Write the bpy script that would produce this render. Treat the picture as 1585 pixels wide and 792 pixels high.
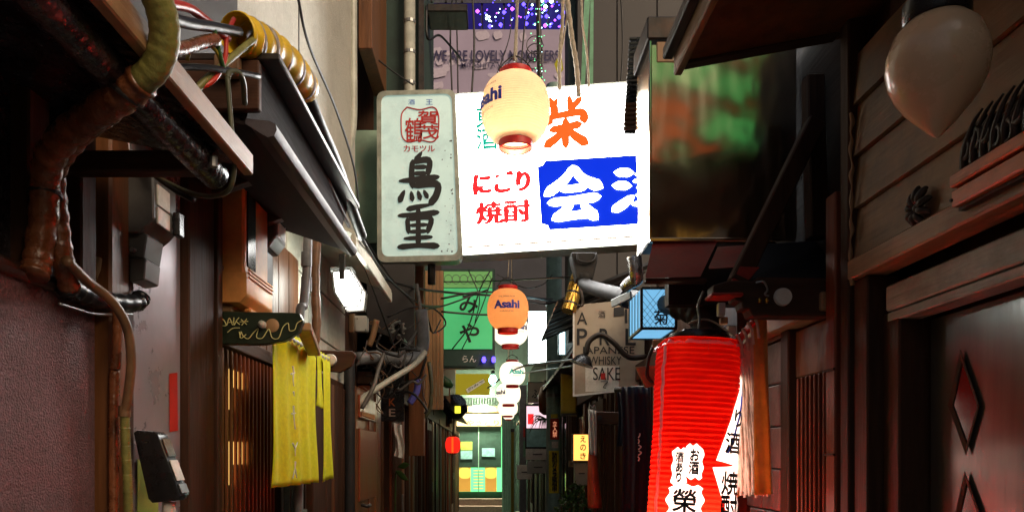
import bpy, bmesh, math, random
from mathutils import Vector as V, Matrix, noise
R = math.radians
for o in list(bpy.data.objects): bpy.data.objects.remove(o)
S = bpy.context.scene; C = S.collection
random.seed(7)

# ---------------------------------------------------------------- camera
F, CX, HY, CH = 1145.0, 762.0, 705.0, 1.5      # focal length, vanishing point (px of 1585x792 photo), eye height
cam = bpy.data.cameras.new('camera'); cam_o = bpy.data.objects.new('camera', cam); C.objects.link(cam_o)
cam_o.location = (0, 0, CH); cam_o.rotation_euler = (R(90), 0, 0)
cam.sensor_width = 36; cam.lens = F/1585*36
cam.shift_x = (792.5-CX)/1585; cam.shift_y = (HY-396)/1585
cam.clip_start = .02; cam.clip_end = 500
S.camera = cam_o
# ---------------------------------------------------------------- world (dim glow of the city night, from behind the camera)
w = bpy.data.worlds.new('World'); S.world = w; w.use_nodes = True
nt = w.node_tree; bg = nt.nodes['Background']
sky = nt.nodes.new('ShaderNodeTexSky'); sky.sky_type = 'NISHITA'; sky.sun_disc = False
SUN_EL, SUN_AZ = R(32), R(140)
sky.sun_elevation = SUN_EL; sky.sun_rotation = SUN_AZ
nt.links.new(sky.outputs[0], bg.inputs[0]); bg.inputs[1].default_value = 0.034
sky.dust_density = 6; sky.ozone_density = .5
sl = bpy.data.lights.new('sun', 'SUN'); sl.energy = 1.0; sl.angle = R(32); sl.color = (1, .73, .48)
so = bpy.data.objects.new('sun', sl); C.objects.link(so)
d = V((math.sin(SUN_AZ)*math.cos(SUN_EL), math.cos(SUN_AZ)*math.cos(SUN_EL), math.sin(SUN_EL)))
so.rotation_euler = d.to_track_quat('Z', 'Y').to_euler(); so.location = (0, -6, 8)
S.view_settings.view_transform = 'Standard'; S.view_settings.look = 'None'
S.view_settings.exposure = .9; S.view_settings.gamma = 1; S.view_settings.use_curve_mapping = False

# ---------------------------------------------------------------- helpers
def P(px, py, D): return V(((px-CX)/F*D, D, CH+(HY-py)/F*D))       # pixel on a plane across the alley
def DX(px, X): return X*F/(px-CX)                                   # depth at which a side wall shows at px
def W(px, py, X): return P(px, py, DX(px, X))                       # pixel on a side wall
def U(px, D): return (px-CX)/F*D
def Z(py, D): return CH+(HY-py)/F*D

ORG = {}
def T(name, label, cat, loc, group=None):
    o = bpy.data.objects.new(name, None); C.objects.link(o); o.location = loc; o.empty_display_size = .05
    o['label'] = label; o['category'] = cat
    if group: o['group'] = group
    ORG[o.name] = V(loc)
    return o
def tag(o, label, cat, group=None):
    o['label'] = label; o['category'] = cat
    if group: o['group'] = group
    return o
def st(o, kind='structure'):
    o['kind'] = kind; return o

def spline(pts, n=6):
    pts = [V(p) for p in pts]
    if len(pts) < 3: return pts
    out = []
    for i in range(len(pts)-1):
        p0 = pts[i-1] if i else pts[0]*2-pts[1]
        p1, p2 = pts[i], pts[i+1]
        p3 = pts[i+2] if i+2 < len(pts) else p2*2-p1
        for k in range(n):
            t = k/n
            out.append(.5*((2*p1)+(p2-p0)*t+(2*p0-5*p1+4*p2-p3)*t*t+(3*p1-p0-3*p2+p3)*t**3))
    out.append(pts[-1]); return out

class MB:
    def __init__(s): s.v = []; s.f = []
    def add(s, vs, fs):
        b = len(s.v); s.v += [V(x) for x in vs]; s.f += [tuple(b+i for i in f) for f in fs]; return s
    def box(s, a, b):
        x0, x1 = sorted((a[0], b[0])); y0, y1 = sorted((a[1], b[1])); z0, z1 = sorted((a[2], b[2]))
        return s.add([(x0,y0,z0),(x1,y0,z0),(x1,y1,z0),(x0,y1,z0),(x0,y0,z1),(x1,y0,z1),(x1,y1,z1),(x0,y1,z1)],
                     [(0,3,2,1),(4,5,6,7),(0,1,5,4),(1,2,6,5),(2,3,7,6),(3,0,4,7)])
    def bar(s, p, q, w, h, up=(0,0,1)):
        p, q = V(p), V(q); t = (q-p).normalized(); u = V(up)
        x = t.cross(u)
        if x.length < 1e-4: x = t.cross(V((1,0,0)))
        x.normalize(); y = x.cross(t).normalized()
        vs = [c+x*a*w/2+y*b*h/2 for c in (p, q) for a, b in ((-1,-1),(1,-1),(1,1),(-1,1))]
        return s.add(vs, [(0,1,2,3),(7,6,5,4),(0,4,5,1),(1,5,6,2),(2,6,7,3),(3,7,4,0)])
    def prism(s, poly, off):
        poly = [V(p) for p in poly]; off = V(off); n = len(poly)
        return s.add(poly+[p+off for p in poly], [tuple(range(n)), tuple(range(2*n-1, n-1, -1))]+[(i, n+i, n+(i+1)%n, (i+1)%n) for i in range(n)])
    def tube(s, pts, r, n=8, sub=6, caps=True):
        pts = spline(pts, sub) if sub > 1 else [V(p) for p in pts]
        m = len(pts); rs = r if callable(r) else (lambda t: r)
        ref = V((0,0,1)) if abs((pts[1]-pts[0]).normalized().z) < .9 else V((1,0,0))
        vs = []
        for i, p in enumerate(pts):
            t = (pts[min(i+1,m-1)]-pts[max(i-1,0)]).normalized()
            x = (ref-t*ref.dot(t)); x = x.normalized() if x.length > 1e-6 else t.orthogonal().normalized()
            ref = x; y = t.cross(x); rr = rs(i/(m-1))
            vs += [p+(x*math.cos(a)+y*math.sin(a))*rr for a in (2*math.pi*k/n for k in range(n))]
        fs = [(i*n+k, i*n+(k+1)%n, (i+1)*n+(k+1)%n, (i+1)*n+k) for i in range(m-1) for k in range(n)]
        if caps: fs += [tuple(range(n-1,-1,-1)), tuple((m-1)*n+k for k in range(n))]
        return s.add(vs, fs)
    def lathe(s, c, prof, n=24, axis=(0,0,1), caps=True):
        c = V(c); ax = V(axis).normalized(); x = ax.orthogonal().normalized() if abs(ax.z) < .99 else V((1,0,0)); y = ax.cross(x); m = len(prof)
        vs = [c+ax*z+(x*math.cos(2*math.pi*k/n)+y*math.sin(2*math.pi*k/n))*r for r, z in prof for k in range(n)]
        fs = [(i*n+k, i*n+(k+1)%n, (i+1)*n+(k+1)%n, (i+1)*n+k) for i in range(m-1) for k in range(n)]
        if caps: fs += [tuple(range(n-1,-1,-1)), tuple((m-1)*n+k for k in range(n))]
        return s.add(vs, fs)
    def grid(s, fn, nu, nv):
        vs = [fn(i/nu, j/nv) for j in range(nv+1) for i in range(nu+1)]
        return s.add(vs, [(j*(nu+1)+i, j*(nu+1)+i+1, (j+1)*(nu+1)+i+1, (j+1)*(nu+1)+i) for j in range(nv) for i in range(nu)])
    def rot(s, ang, axis, c):
        m = Matrix.Rotation(ang, 3, V(axis)); c = V(c); s.v = [c+m@(p-c) for p in s.v]; return s
    def build(s, name, mat, parent=None, smooth=False, bevel=0, seg=1, thick=0):
        if parent is not None: org = ORG[parent.name]
        else:
            xs = [p.x for p in s.v]; ys = [p.y for p in s.v]; zs = [p.z for p in s.v]
            org = V(((min(xs)+max(xs))/2, (min(ys)+max(ys))/2, min(zs)))
        me = bpy.data.meshes.new(name)
        me.from_pydata([p-org for p in s.v], [], s.f)
        bm = bmesh.new(); bm.from_mesh(me)
        if thick: bmesh.ops.solidify(bm, geom=bm.faces[:], thickness=thick)
        bmesh.ops.recalc_face_normals(bm, faces=bm.faces[:])
        if bevel: bmesh.ops.bevel(bm, geom=bm.edges[:], offset=bevel, segments=seg, profile=.7, affect='EDGES', clamp_overlap=True)
        bm.to_mesh(me); bm.free()
        if smooth:
            for p in me.polygons: p.use_smooth = True
            if bevel or smooth == 'auto': me.set_sharp_from_angle(angle=R(40))
        me.materials.append(mat)
        o = bpy.data.objects.new(name, me); C.objects.link(o)
        if parent is not None: o.parent = parent
        else: o.location = org
        ORG[o.name] = org
        return o

# ---------------------------------------------------------------- lettering
GL = {}
def glyph(s, off=0):
    k = (s, off)
    if k not in GL:
        cu = bpy.data.curves.new('t', 'FONT'); cu.body = s; cu.offset = off; cu.align_x = 'CENTER'; cu.space_line = .95; cu.resolution_u = 4
        o = bpy.data.objects.new('t', cu); me = bpy.data.meshes.new_from_object(o)
        vs = [v.co.copy() for v in me.vertices]; fs = [tuple(p.vertices) for p in me.polygons]
        bpy.data.objects.remove(o); bpy.data.meshes.remove(me)
        x0 = min(v.x for v in vs); x1 = max(v.x for v in vs); y0 = min(v.y for v in vs); y1 = max(v.y for v in vs)
        GL[k] = ([((v.x-x0)/(x1-x0), (v.y-y0)/(y1-y0)) for v in vs], fs)
    return GL[k]
def text(s, fn, mat, parent, off=0, bold=0, name='lettering'):
    """fn(u,v,k) -> world point; k counts the copies laid over each other for a bolder stroke"""
    uv, fs = glyph(s, off); mb = MB()
    sh = [(0,0)] if not bold else [(0,0),(bold,0),(-bold,0),(0,bold),(0,-bold)]
    for k, (a, b) in enumerate(sh):
        mb.add([fn(u+a, v+b, k) for u, v in uv], fs)
    return mb.build(name, mat, parent)
def onD(x0, y0, x1, y1, D, step=.0006):      # pixel box on a plane facing the alley
    return lambda u, v, k=0: P(x0+(x1-x0)*u, y1+(y0-y1)*v, D)+V((0, -step*k, 0))
def onQ(a, b, c, d, n, step=.0006):          # quad: bottom-left, bottom-right, top-right, top-left, normal
    a, b, c, d, n = V(a), V(b), V(c), V(d), V(n)
    return lambda u, v, k=0: a*(1-u)*(1-v)+b*u*(1-v)+c*u*v+d*(1-u)*v+n*step*k
def ribbon(mb, pts, fn, k):
    """brush stroke: pts (u,v,width) in the unit box"""
    ps = spline([(x, y, w_) for x, y, w_ in pts], 5) if len(pts) > 2 else [V(pts[0])+(V(pts[1])-V(pts[0]))*t/5 for t in range(6)]
    L = []; Rr = []; n = len(ps)
    for i, p in enumerate(ps):
        t = ps[min(i+1, n-1)]-ps[max(i-1, 0)]; t = V((t.x, t.y, 0)).normalized(); nn = V((-t.y, t.x, 0))
        e = p.z/2
        if i == 0 or i == n-1: e *= .62
        L.append(p+nn*e); Rr.append(p-nn*e)
    a = ps[0]-(ps[1]-ps[0]).normalized()*ps[0].z*.3; b = ps[-1]+(ps[-1]-ps[-2]).normalized()*ps[-1].z*.3
    vs = [fn(q.x, q.y, k) for q in L+Rr]+[fn(a.x, a.y, k), fn(b.x, b.y, k)]
    fs = [(i, i+1, n+i+1, n+i) for i in range(n-1)]+[(2*n, 0, n), (n-1, 2*n+1, 2*n-1)]
    mb.add(vs, fs)
BR = {
 'tori': [[(.55,1.03,.05),(.40,.86,.12)],[(.33,.86,.1),(.31,.62,.11),(.33,.36,.12)],[(.33,.84,.09),(.72,.87,.11),(.70,.60,.11)],[(.36,.735,.07),(.66,.745,.08)],[(.36,.615,.07),(.66,.62,.08)],[(.02,.47,.06),(.5,.5,.11),(.95,.55,.09)],[(.34,.37,.09),(.9,.41,.12),(.90,.20,.13),(.74,.02,.12)],[(.14,.28,.06),(.02,.08,.13)],[(.30,.26,.06),(.33,.10,.11)],[(.46,.27,.06),(.52,.12,.11)],[(.60,.28,.06),(.69,.15,.1)]],
 'juu': [[(.82,1.02,.05),(.5,.97,.1),(.22,.91,.11)],[(.0,.76,.09),(.5,.79,.1),(1.0,.84,.12)],[(.22,.69,.1),(.25,.36,.1)],[(.22,.67,.08),(.8,.71,.11),(.74,.37,.11)],[(.27,.53,.07),(.73,.55,.08)],[(.27,.38,.08),(.73,.40,.08)],[(.5,.95,.1),(.5,.5,.1),(.5,.08,.12)],[(.15,.22,.08),(.84,.26,.09)],[(.0,.02,.12),(.5,.06,.1),(1.0,.05,.14)]],
 'kai': [[(.5,1.0,.10),(.34,.78,.13),(.0,.53,.16)],[(.5,1.0,.12),(.68,.77,.14),(1.0,.60,.18)],[(.28,.59,.10),(.72,.61,.12)],[(.06,.36,.13),(.5,.38,.12),(.96,.41,.15)],[(.46,.34,.12),(.32,.17,.13),(.14,.05,.13)],[(.14,.06,.13),(.5,.09,.12),(.86,.11,.14)],[(.66,.29,.1),(.90,.02,.18)]],
 'tsu': [[(.05,.93,.14),(.30,.90,.14)],[(.02,.66,.14),(.26,.63,.14)],[(.0,.14,.13),(.14,.24,.15),(.32,.40,.1)],[(.40,.86,.1),(.95,.88,.12),(.93,.58,.11)],[(.36,.72,.09),(1.02,.74,.1)],[(.42,.58,.09),(.92,.59,.1)],[(.40,.42,.09),(.95,.44,.1)],[(.34,.24,.1),(1.0,.26,.12)],[(.66,1.02,.11),(.66,.5,.11),(.66,.0,.12)]],
 'ei': [[(.12,1.0,.1),(.30,.72,.13)],[(.30,.98,.08),(.18,.70,.1)],[(.62,1.02,.09),(.66,.72,.12)],[(.92,.98,.1),(.62,.74,.09)],[(.10,.50,.16),(.14,.62,.1)],[(.1,.62,.09),(.5,.66,.1),(.92,.68,.12),(.98,.50,.18)],[(.14,.36,.1),(.5,.40,.1),(.88,.44,.12)],[(.52,.56,.12),(.5,.3,.13),(.5,.0,.12)],[(.46,.38,.1),(.3,.2,.12),(.02,.05,.14)],[(.54,.36,.1),(.74,.2,.13),(1.0,.04,.16)]],
}
def brush(key, fn, mat, parent, name='lettering', wk=1.25):
    mb = MB()
    for k, stq in enumerate(BR[key]): ribbon(mb, [(x, y, w_*wk) for x, y, w_ in stq], fn, k)
    return mb.build(name, mat, parent)

# ---------------------------------------------------------------- materials
MT = {}
def lk(nt, a, b): nt.links.new(a, b)
def mat(name, col, rough=.55, metal=0, var=.35, scale=9, bump=0, bscale=70, stretch=(1,1,1), dirt=None, dscale=3, rvar=.15, spec=.5, emit=None, es=0, trans=0, coat=0, damt=.6):
    m = bpy.data.materials.new(name); m.use_nodes = True; n = m.node_tree; b = n.nodes['Principled BSDF']
    tc = n.nodes.new('ShaderNodeTexCoord'); mp = n.nodes.new('ShaderNodeMapping'); lk(n, tc.outputs['Object'], mp.inputs[0]); mp.inputs['Scale'].default_value = stretch
    nz = n.nodes.new('ShaderNodeTexNoise'); nz.inputs['Scale'].default_value = scale; nz.inputs['Detail'].default_value = 7; nz.inputs['Roughness'].default_value = .65; lk(n, mp.outputs[0], nz.inputs[0])
    cr = n.nodes.new('ShaderNodeValToRGB'); lk(n, nz.outputs[0], cr.inputs[0])
    e = cr.color_ramp.elements; e[0].position = .3; e[1].position = .72
    e[0].color = tuple(c*(1-var) for c in col)+(1,); e[1].color = tuple(min(1, c*(1+var)) for c in col)+(1,)
    out = cr.outputs[0]
    if dirt:
        n2 = n.nodes.new('ShaderNodeTexNoise'); n2.inputs['Scale'].default_value = dscale; n2.inputs['Detail'].default_value = 8; n2.inputs['Roughness'].default_value = .7; lk(n, tc.outputs['Object'], n2.inputs[0])
        r2 = n.nodes.new('ShaderNodeValToRGB'); r2.color_ramp.elements[0].position = .48; r2.color_ramp.elements[1].position = .72; lk(n, n2.outputs[0], r2.inputs[0])
        mu = n.nodes.new('ShaderNodeMath'); mu.operation = 'MULTIPLY'; mu.inputs[1].default_value = damt; lk(n, r2.outputs[0], mu.inputs[0])
        mx = n.nodes.new('ShaderNodeMix'); mx.data_type = 'RGBA'; lk(n, mu.outputs[0], mx.inputs['Factor']); lk(n, out, mx.inputs['A']); mx.inputs['B'].default_value = tuple(dirt)+(1,); out = mx.outputs['Result']
    lk(n, out, b.inputs['Base Color'])
    rr = n.nodes.new('ShaderNodeMapRange'); lk(n, nz.outputs[0], rr.inputs[0]); rr.inputs[3].default_value = max(.03, rough-rvar); rr.inputs[4].default_value = min(1, rough+rvar); lk(n, rr.outputs[0], b.inputs['Roughness'])
    b.inputs['Metallic'].default_value = metal; b.inputs['Specular IOR Level'].default_value = spec; b.inputs['Coat Weight'].default_value = coat
    if bump:
        n3 = n.nodes.new('ShaderNodeTexNoise'); n3.inputs['Scale'].default_value = bscale; n3.inputs['Detail'].default_value = 4; lk(n, mp.outputs[0], n3.inputs[0])
        bp = n.nodes.new('ShaderNodeBump'); bp.inputs['Strength'].default_value = bump; bp.inputs['Distance'].default_value = .01; lk(n, n3.outputs[0], bp.inputs['Height']); lk(n, bp.outputs[0], b.inputs['Normal'])
    if emit: b.inputs['Emission Color'].default_value = tuple(emit)+(1,); b.inputs['Emission Strength'].default_value = es
    if trans:
        tr = n.nodes.new('ShaderNodeBsdfTranslucent'); lk(n, out, tr.inputs[0]); ms = n.nodes.new('ShaderNodeMixShader'); ms.inputs[0].default_value = trans
        lk(n, b.outputs[0], ms.inputs[1]); lk(n, tr.outputs[0], ms.inputs[2]); lk(n, ms.outputs[0], n.nodes['Material Output'].inputs[0])
    MT[name] = m; return m
def M(k): return MT[k]
def lit(name, col, s, base=None, rough=.4): return mat(name, base or tuple(min(.8, c)*.2 for c in col), rough, var=.05, emit=col, es=s*.6, spec=.12)
gx = (1, 1, .08); gy = (1, .08, 1); gxx = (.08, 1, 1)
mat('stucco', (.21,.098,.112), .38, var=.6, scale=85, bump=1.0, bscale=210, dirt=(.06,.03,.035), dscale=2.6, spec=.6, damt=.85)
mat('lacquer', (.022,.016,.02), .25, var=.5, scale=20, bump=.5, bscale=45, dirt=(.12,.11,.13), dscale=14, damt=.5)
mat('dark_wood', (.050,.020,.009), .6, spec=.3, var=.5, scale=18, bump=.25, bscale=60, stretch=gx)
mat('dark_wood_h', (.055,.024,.012), .62, spec=.3, var=.5, scale=18, bump=.25, bscale=60, stretch=gy)
mat('dark_wood_x', (.060,.024,.012), .6, spec=.3, var=.5, scale=18, bump=.25, bscale=60, stretch=gxx)
mat('brown_wood', (.15,.058,.02), .42, var=.45, scale=16, bump=.2, bscale=50, stretch=gx)
mat('red_wood', (.17,.038,.014), .38, var=.45, scale=16, bump=.2, bscale=50, stretch=gx)
mat('tan_wood', (.30,.17,.08), .5, var=.35, scale=16, bump=.2, bscale=50, stretch=gx)
mat('tan_wood_h', (.30,.17,.08), .5, var=.4, scale=14, bump=.3, bscale=50, stretch=gy, dirt=(.06,.04,.025), dscale=5)
mat('grey_wood_h', (.30,.30,.24), .5, var=.4, scale=14, bump=.5, bscale=40, stretch=gy, dirt=(.05,.045,.04), dscale=5)
mat('siding', (.26,.145,.065), .5, var=.3, scale=10, bump=.2, bscale=50, stretch=gy, dirt=(.03,.02,.014), dscale=2.2, damt=.8)
mat('steel_panel', (.46,.41,.45), .30, metal=.45, var=.2, scale=5, bump=.06, bscale=9, dirt=(.26,.22,.24), dscale=2.5, damt=.4)
def sheet_metal():
    m = mat('stainless', (.68,.62,.50), .15, metal=1, var=.12, scale=3, rvar=.05); n = m.node_tree
    tc = n.nodes.new('ShaderNodeTexCoord'); a = n.nodes.new('ShaderNodeTexNoise'); a.inputs['Scale'].default_value = 2.2; a.inputs['Detail'].default_value = 1.5; a.inputs['Distortion'].default_value = .8; lk(n, tc.outputs['Object'], a.inputs[0])
    b = n.nodes.new('ShaderNodeTexVoronoi'); b.inputs['Scale'].default_value = 22; lk(n, tc.outputs['Object'], b.inputs[0])
    b1 = n.nodes.new('ShaderNodeBump'); b1.inputs['Strength'].default_value = .22; b1.inputs['Distance'].default_value = .03; lk(n, a.outputs[0], b1.inputs['Height'])
    b2 = n.nodes.new('ShaderNodeBump'); b2.inputs['Strength'].default_value = .012; b2.inputs['Distance'].default_value = .006; lk(n, b.outputs[0], b2.inputs['Height']); lk(n, b1.outputs[0], b2.inputs['Normal'])
    lk(n, b2.outputs[0], n.nodes['Principled BSDF'].inputs['Normal'])
sheet_metal()
mat('galvanised', (.30,.31,.31), .4, metal=.7, var=.3, scale=25, dirt=(.10,.09,.08), dscale=6)
mat('iron', (.05,.045,.042), .4, metal=.6, var=.4, scale=20, dirt=(.10,.05,.03), dscale=9)
mat('eave_dark', (.020,.013,.012), .75, spec=.2, var=.5, scale=18, bump=.2, bscale=60, stretch=gy)
mat('black_plastic', (.012,.012,.014), .28, var=.3, scale=20)
mat('black_cable', (.012,.011,.011), .42, var=.4, scale=30)
mat('grey_cable', (.11,.10,.09), .5, var=.4, scale=30, dirt=(.03,.025,.02), dscale=14)
mat('brown_cable', (.16,.085,.04), .38, var=.35, scale=30, dirt=(.03,.015,.01), dscale=12)
mat('tape_brown', (.19,.062,.022), .28, var=.5, scale=26, bump=.5, bscale=40, dirt=(.02,.012,.01), dscale=9)
mat('tape_olive', (.20,.19,.05), .4, var=.45, scale=26, bump=.4, bscale=40, dirt=(.06,.05,.015), dscale=12)
mat('olive_cable', (.07,.075,.04), .4, var=.4, scale=30)
mat('yellow_sleeve', (.78,.50,.02), .33, var=.3, scale=12, dirt=(.22,.12,.02), dscale=9, damt=.5)
mat('sleeve_grey', (.34,.30,.27), .4, var=.3, scale=12)
mat('red_cable', (.45,.03,.015), .35); mat('green_cable', (.05,.14,.04), .35); mat('yellow_cable', (.45,.36,.04), .35)
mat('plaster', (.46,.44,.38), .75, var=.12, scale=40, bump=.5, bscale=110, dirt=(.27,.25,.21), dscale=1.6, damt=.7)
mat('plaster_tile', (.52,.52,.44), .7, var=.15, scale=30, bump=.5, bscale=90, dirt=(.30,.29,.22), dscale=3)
mat('green_wall', (.035,.07,.055), .6, var=.3, scale=6, dirt=(.02,.03,.03), dscale=2)
mat('mint_wall', (.56,.80,.62), .6, var=.2, scale=6, dirt=(.12,.17,.13), dscale=3)
mat('pvc', (.42,.43,.37), .4, var=.25, scale=10, dirt=(.18,.18,.14), dscale=6)
mat('pvc_grey', (.20,.21,.22), .38, var=.3, scale=14, dirt=(.08,.08,.08), dscale=6)
mat('drain_grey', (.016,.016,.017), .6, spec=.3, var=.35, scale=18, dirt=(.04,.035,.03), dscale=7)
mat('meter_orange', (.80,.35,.10), .42, var=.2, scale=6, dirt=(.20,.07,.02), dscale=5, damt=.4)
mat('meter_grey', (.10,.095,.09), .35, var=.3, scale=12)
mat('label_white', (.78,.75,.68), .45, var=.15, scale=20, dirt=(.3,.28,.2), dscale=14)
mat('smoke_glass', (.012,.010,.009), .16, var=.2, spec=.45)
mat('board_green', (.018,.028,.016), .35, var=.3, scale=14, bump=.1)
mat('chalk_yellow', (.62,.60,.25), .6, var=.1); mat('chalk_white', (.75,.74,.70), .6, var=.15, scale=30)
mat('noren_yellow', (.80,.82,.010), .8, var=.12, scale=60, bump=.15, bscale=400, trans=.25)
mat('cloth_navy', (.014,.017,.03), .85, var=.3, scale=30, bump=.15, bscale=300)
mat('cloth_tan', (.78,.38,.12), .85, var=.15, scale=30, bump=.15, bscale=300, trans=.55)
mat('rope_pink', (.78,.60,.50), .85, var=.25, scale=40, trans=.45); mat('rope', (.40,.34,.26), .8, var=.35, scale=50, bump=.4, bscale=200)
mat('cloth_white', (.58,.55,.50), .85, var=.2, scale=30, bump=.2)
mat('sticker_red', (.55,.025,.012), .4, var=.15); mat('sticker_yellow', (.85,.68,.04), .4, var=.15, dirt=(.3,.2,.03), dscale=20)
mat('ink', (.012,.012,.014), .6, var=.2); mat('ink_red', (.50,.02,.015), .5, var=.2); mat('ink_blue', (.015,.04,.42), .5, var=.2); mat('ink_grey', (.10,.10,.10), .6, var=.3)
mat('sign_white_glow', (.56,.67,.64), .38, var=.08, scale=5, dirt=(.20,.23,.21), dscale=7, damt=.45, emit=(.66,1,.90), es=.17)  # slight emission stands in for light falling on the sign's front
mat('sign_frame', (.42,.44,.38), .42, metal=.35, var=.25, scale=12, dirt=(.16,.17,.12), dscale=8)
mat('lantern_red', (.5,.012,.01), .45, var=.1)
mat('lamp_glass', (.78,.53,.33), .28, var=.08, scale=4, coat=.15)
mat('umbrella_red', (.40,.05,.015), .4)
mat('cream_board', (.40,.33,.25), .6, var=.25, scale=8, dirt=(.2,.15,.10), dscale=4)
mat('roof_black', (.022,.024,.028), .35, metal=.3, var=.3, scale=12)
mat('soffit_lantern_red', (.36,.035,.025), .5, spec=.25, var=.35, scale=8, bump=.1, dirt=(.05,.02,.015), dscale=5)  # red lantern light on the boards is put into the base colour
mat('tile_grey', (.17,.13,.12), .5, var=.3, scale=14, bump=.25, bscale=50, dirt=(.06,.05,.05), dscale=6)
mat('door_lacquer', (.072,.062,.046), .2, var=.35, scale=9, bump=.05, bscale=30, stretch=gx, spec=.6)
mat('carved', (.035,.022,.014), .35, var=.4, scale=30, bump=.3)
mat('board_red', (.62,.15,.035), .4, var=.4, scale=18, bump=.2, stretch=gy, dirt=(.12,.05,.02), dscale=7)
mat('pole_green', (.30,.46,.40), .5, var=.2, scale=10, dirt=(.08,.12,.10), dscale=4)
mat('leaf', (.045,.11,.025), .4, var=.5, scale=14, trans=.2); mat('soil', (.04,.03,.02), .9); mat('pot', (.10,.085,.075), .6, var=.3)
mat('asphalt', (.055,.06,.055), .35, var=.35, scale=40, bump=.4, bscale=160, dirt=(.03,.03,.03), dscale=1.5)
mat('paving', (.16,.17,.155), .4, var=.35, scale=14, bump=.3, bscale=90, dirt=(.07,.07,.065), dscale=2)
mat('step_stone', (.24,.16,.13), .6, var=.3, scale=20, bump=.3)
mat('far_facade', (.03,.03,.04), .5, var=.3, scale=1); mat('far_band', (.05,.05,.06), .4)
mat('banner', (.36,.30,.42), .6, var=.12, scale=.6); mat('banner_pale', (.50,.43,.53), .6, var=.1); mat('ink_violet', (.025,.018,.08), .6)
mat('metal_siding', (.042,.037,.036), .5, var=.15, scale=3, dirt=(.04,.035,.033), dscale=1.5)
mat('teal_dark', (.02,.045,.045), .5); mat('green_strip', (.15,.36,.22), .4)
mat('shutter_mint', (.32,.55,.42), .45, var=.15); mat('green_panel', (.03,.06,.05), .35, var=.2)
mat('poster_green', (.35,.5,.08), .5); mat('poster_blue', (.25,.50,.52), .5)
mat('gold', (.55,.30,.05), .25, metal=.8, var=.3, scale=14); mat('awning_yellow', (.33,.26,.015), .6, var=.15, dirt=(.18,.13,.01))
mat('hose_blue', (.16,.16,.62), .35); mat('bag_white', (.50,.47,.44), .6, var=.2, bump=.3, bscale=20)
mat('ac_white', (.42,.42,.38), .45, var=.15, dirt=(.2,.18,.14)); mat('foil', (.6,.6,.6), .25, metal=.9, bump=.6, bscale=50)
lit('white_lit', (1,.99,.95), 20.0, (.5,.5,.5)); lit('sign_red_lit', (.95,.025,.03), 1.0); lit('sign_orange_lit', (1,.11,.012), 1.1); lit('sign_blue_lit', (.0,.03,.80), .85, (.0,.01,.1), .8); lit('sign_teal_lit', (.0,.42,.30), .9); lit('sign_pale_lit', (1,.42,.22), .75)
lit('flood_lit', (.97,1,.90), 32); lit('paper_white', (1,.84,.60), 1.5); lit('paper_dim', (1,.40,.10), .42, (.6,.35,.15)); lit('green_lit', (.05,.50,.16), .55, (.1,.4,.2)); lit('green_pale_lit', (.25,.55,.16), .45)
lit('blue_box_lit', (.22,.58,.92), .8); lit('enoki_lit', (1,.44,.09), 2.0); lit('white_box_lit', (.80,1,.94), 10); lit('blue_white_lit', (.55,.92,1), 6)
lit('door_glow', (.85,.62,.10), 1.3); lit('door_glow2', (.85,.42,.07), .75); lit('door_green', (.14,.78,.25), 1.9); lit('bulb', (1,.95,.65), 700); lit('band_lit', (1,.72,.36), 1.6)
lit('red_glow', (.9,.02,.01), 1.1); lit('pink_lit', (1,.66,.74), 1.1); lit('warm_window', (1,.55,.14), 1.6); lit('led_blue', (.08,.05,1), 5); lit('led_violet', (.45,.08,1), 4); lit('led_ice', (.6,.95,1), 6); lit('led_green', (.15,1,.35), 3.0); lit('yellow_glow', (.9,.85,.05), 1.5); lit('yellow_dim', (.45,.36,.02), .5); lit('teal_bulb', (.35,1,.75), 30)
lit('assumed_green_lit', (.10,.60,.16), .55); lit('assumed_red_lit', (.85,.12,.02), .42)  # glow of assumed panels behind the viewpoint, tinting the duct's reflection
lit('blue_wash', (.03,.02,.30), .2)
def paper(name, base, emit, es, tr=.75):
    m = mat(name, base, .9, var=.06, scale=30, trans=tr, emit=emit, es=es, spec=.12); return m
mat('flashing', (.07,.06,.07), .5, metal=.1, var=.4, scale=14, dirt=(.05,.04,.04), dscale=8)
paper('paper_warm', (.64,.53,.40), (1,.70,.40), .13, .22); paper('paper_red', (.80,.022,.008), (1,.005,.003), .22); paper('paper_orange', (.7,.40,.18), (1,.42,.15), .20, .5)
CABG = 'cables strung over the alley'
def wire(pts, r=.004, m='black_cable', label='thin black cable strung between the signs and lanterns', group=CABG, n=6, sub=6, name='cable'):
    return tag(MB().tube([P(*p) for p in pts], r, n, sub).build(name, M(m), smooth=True), label, 'cable', group)

# ================================================================ GROUND
st(MB().add([(-60,-40,0),(60,-40,0),(60,90,0),(-60,90,0)], [(0,1,2,3)]).build('ground', M('asphalt')))
pav = st(MB().box((-.95,-3,-.05),(.95,21,.006)).build('alley_pavement', M('paving')))
rng = random.Random(3)
for j in range(26):
    y0 = 8+j*.46
    for i in range(4):
        x0 = -.92+i*.46
        MB().box((x0+.005,y0+.005,.004),(x0+.455,y0+.455,.014+rng.uniform(0,.004))).build('paving_slab', M('paving'), pav)

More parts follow.
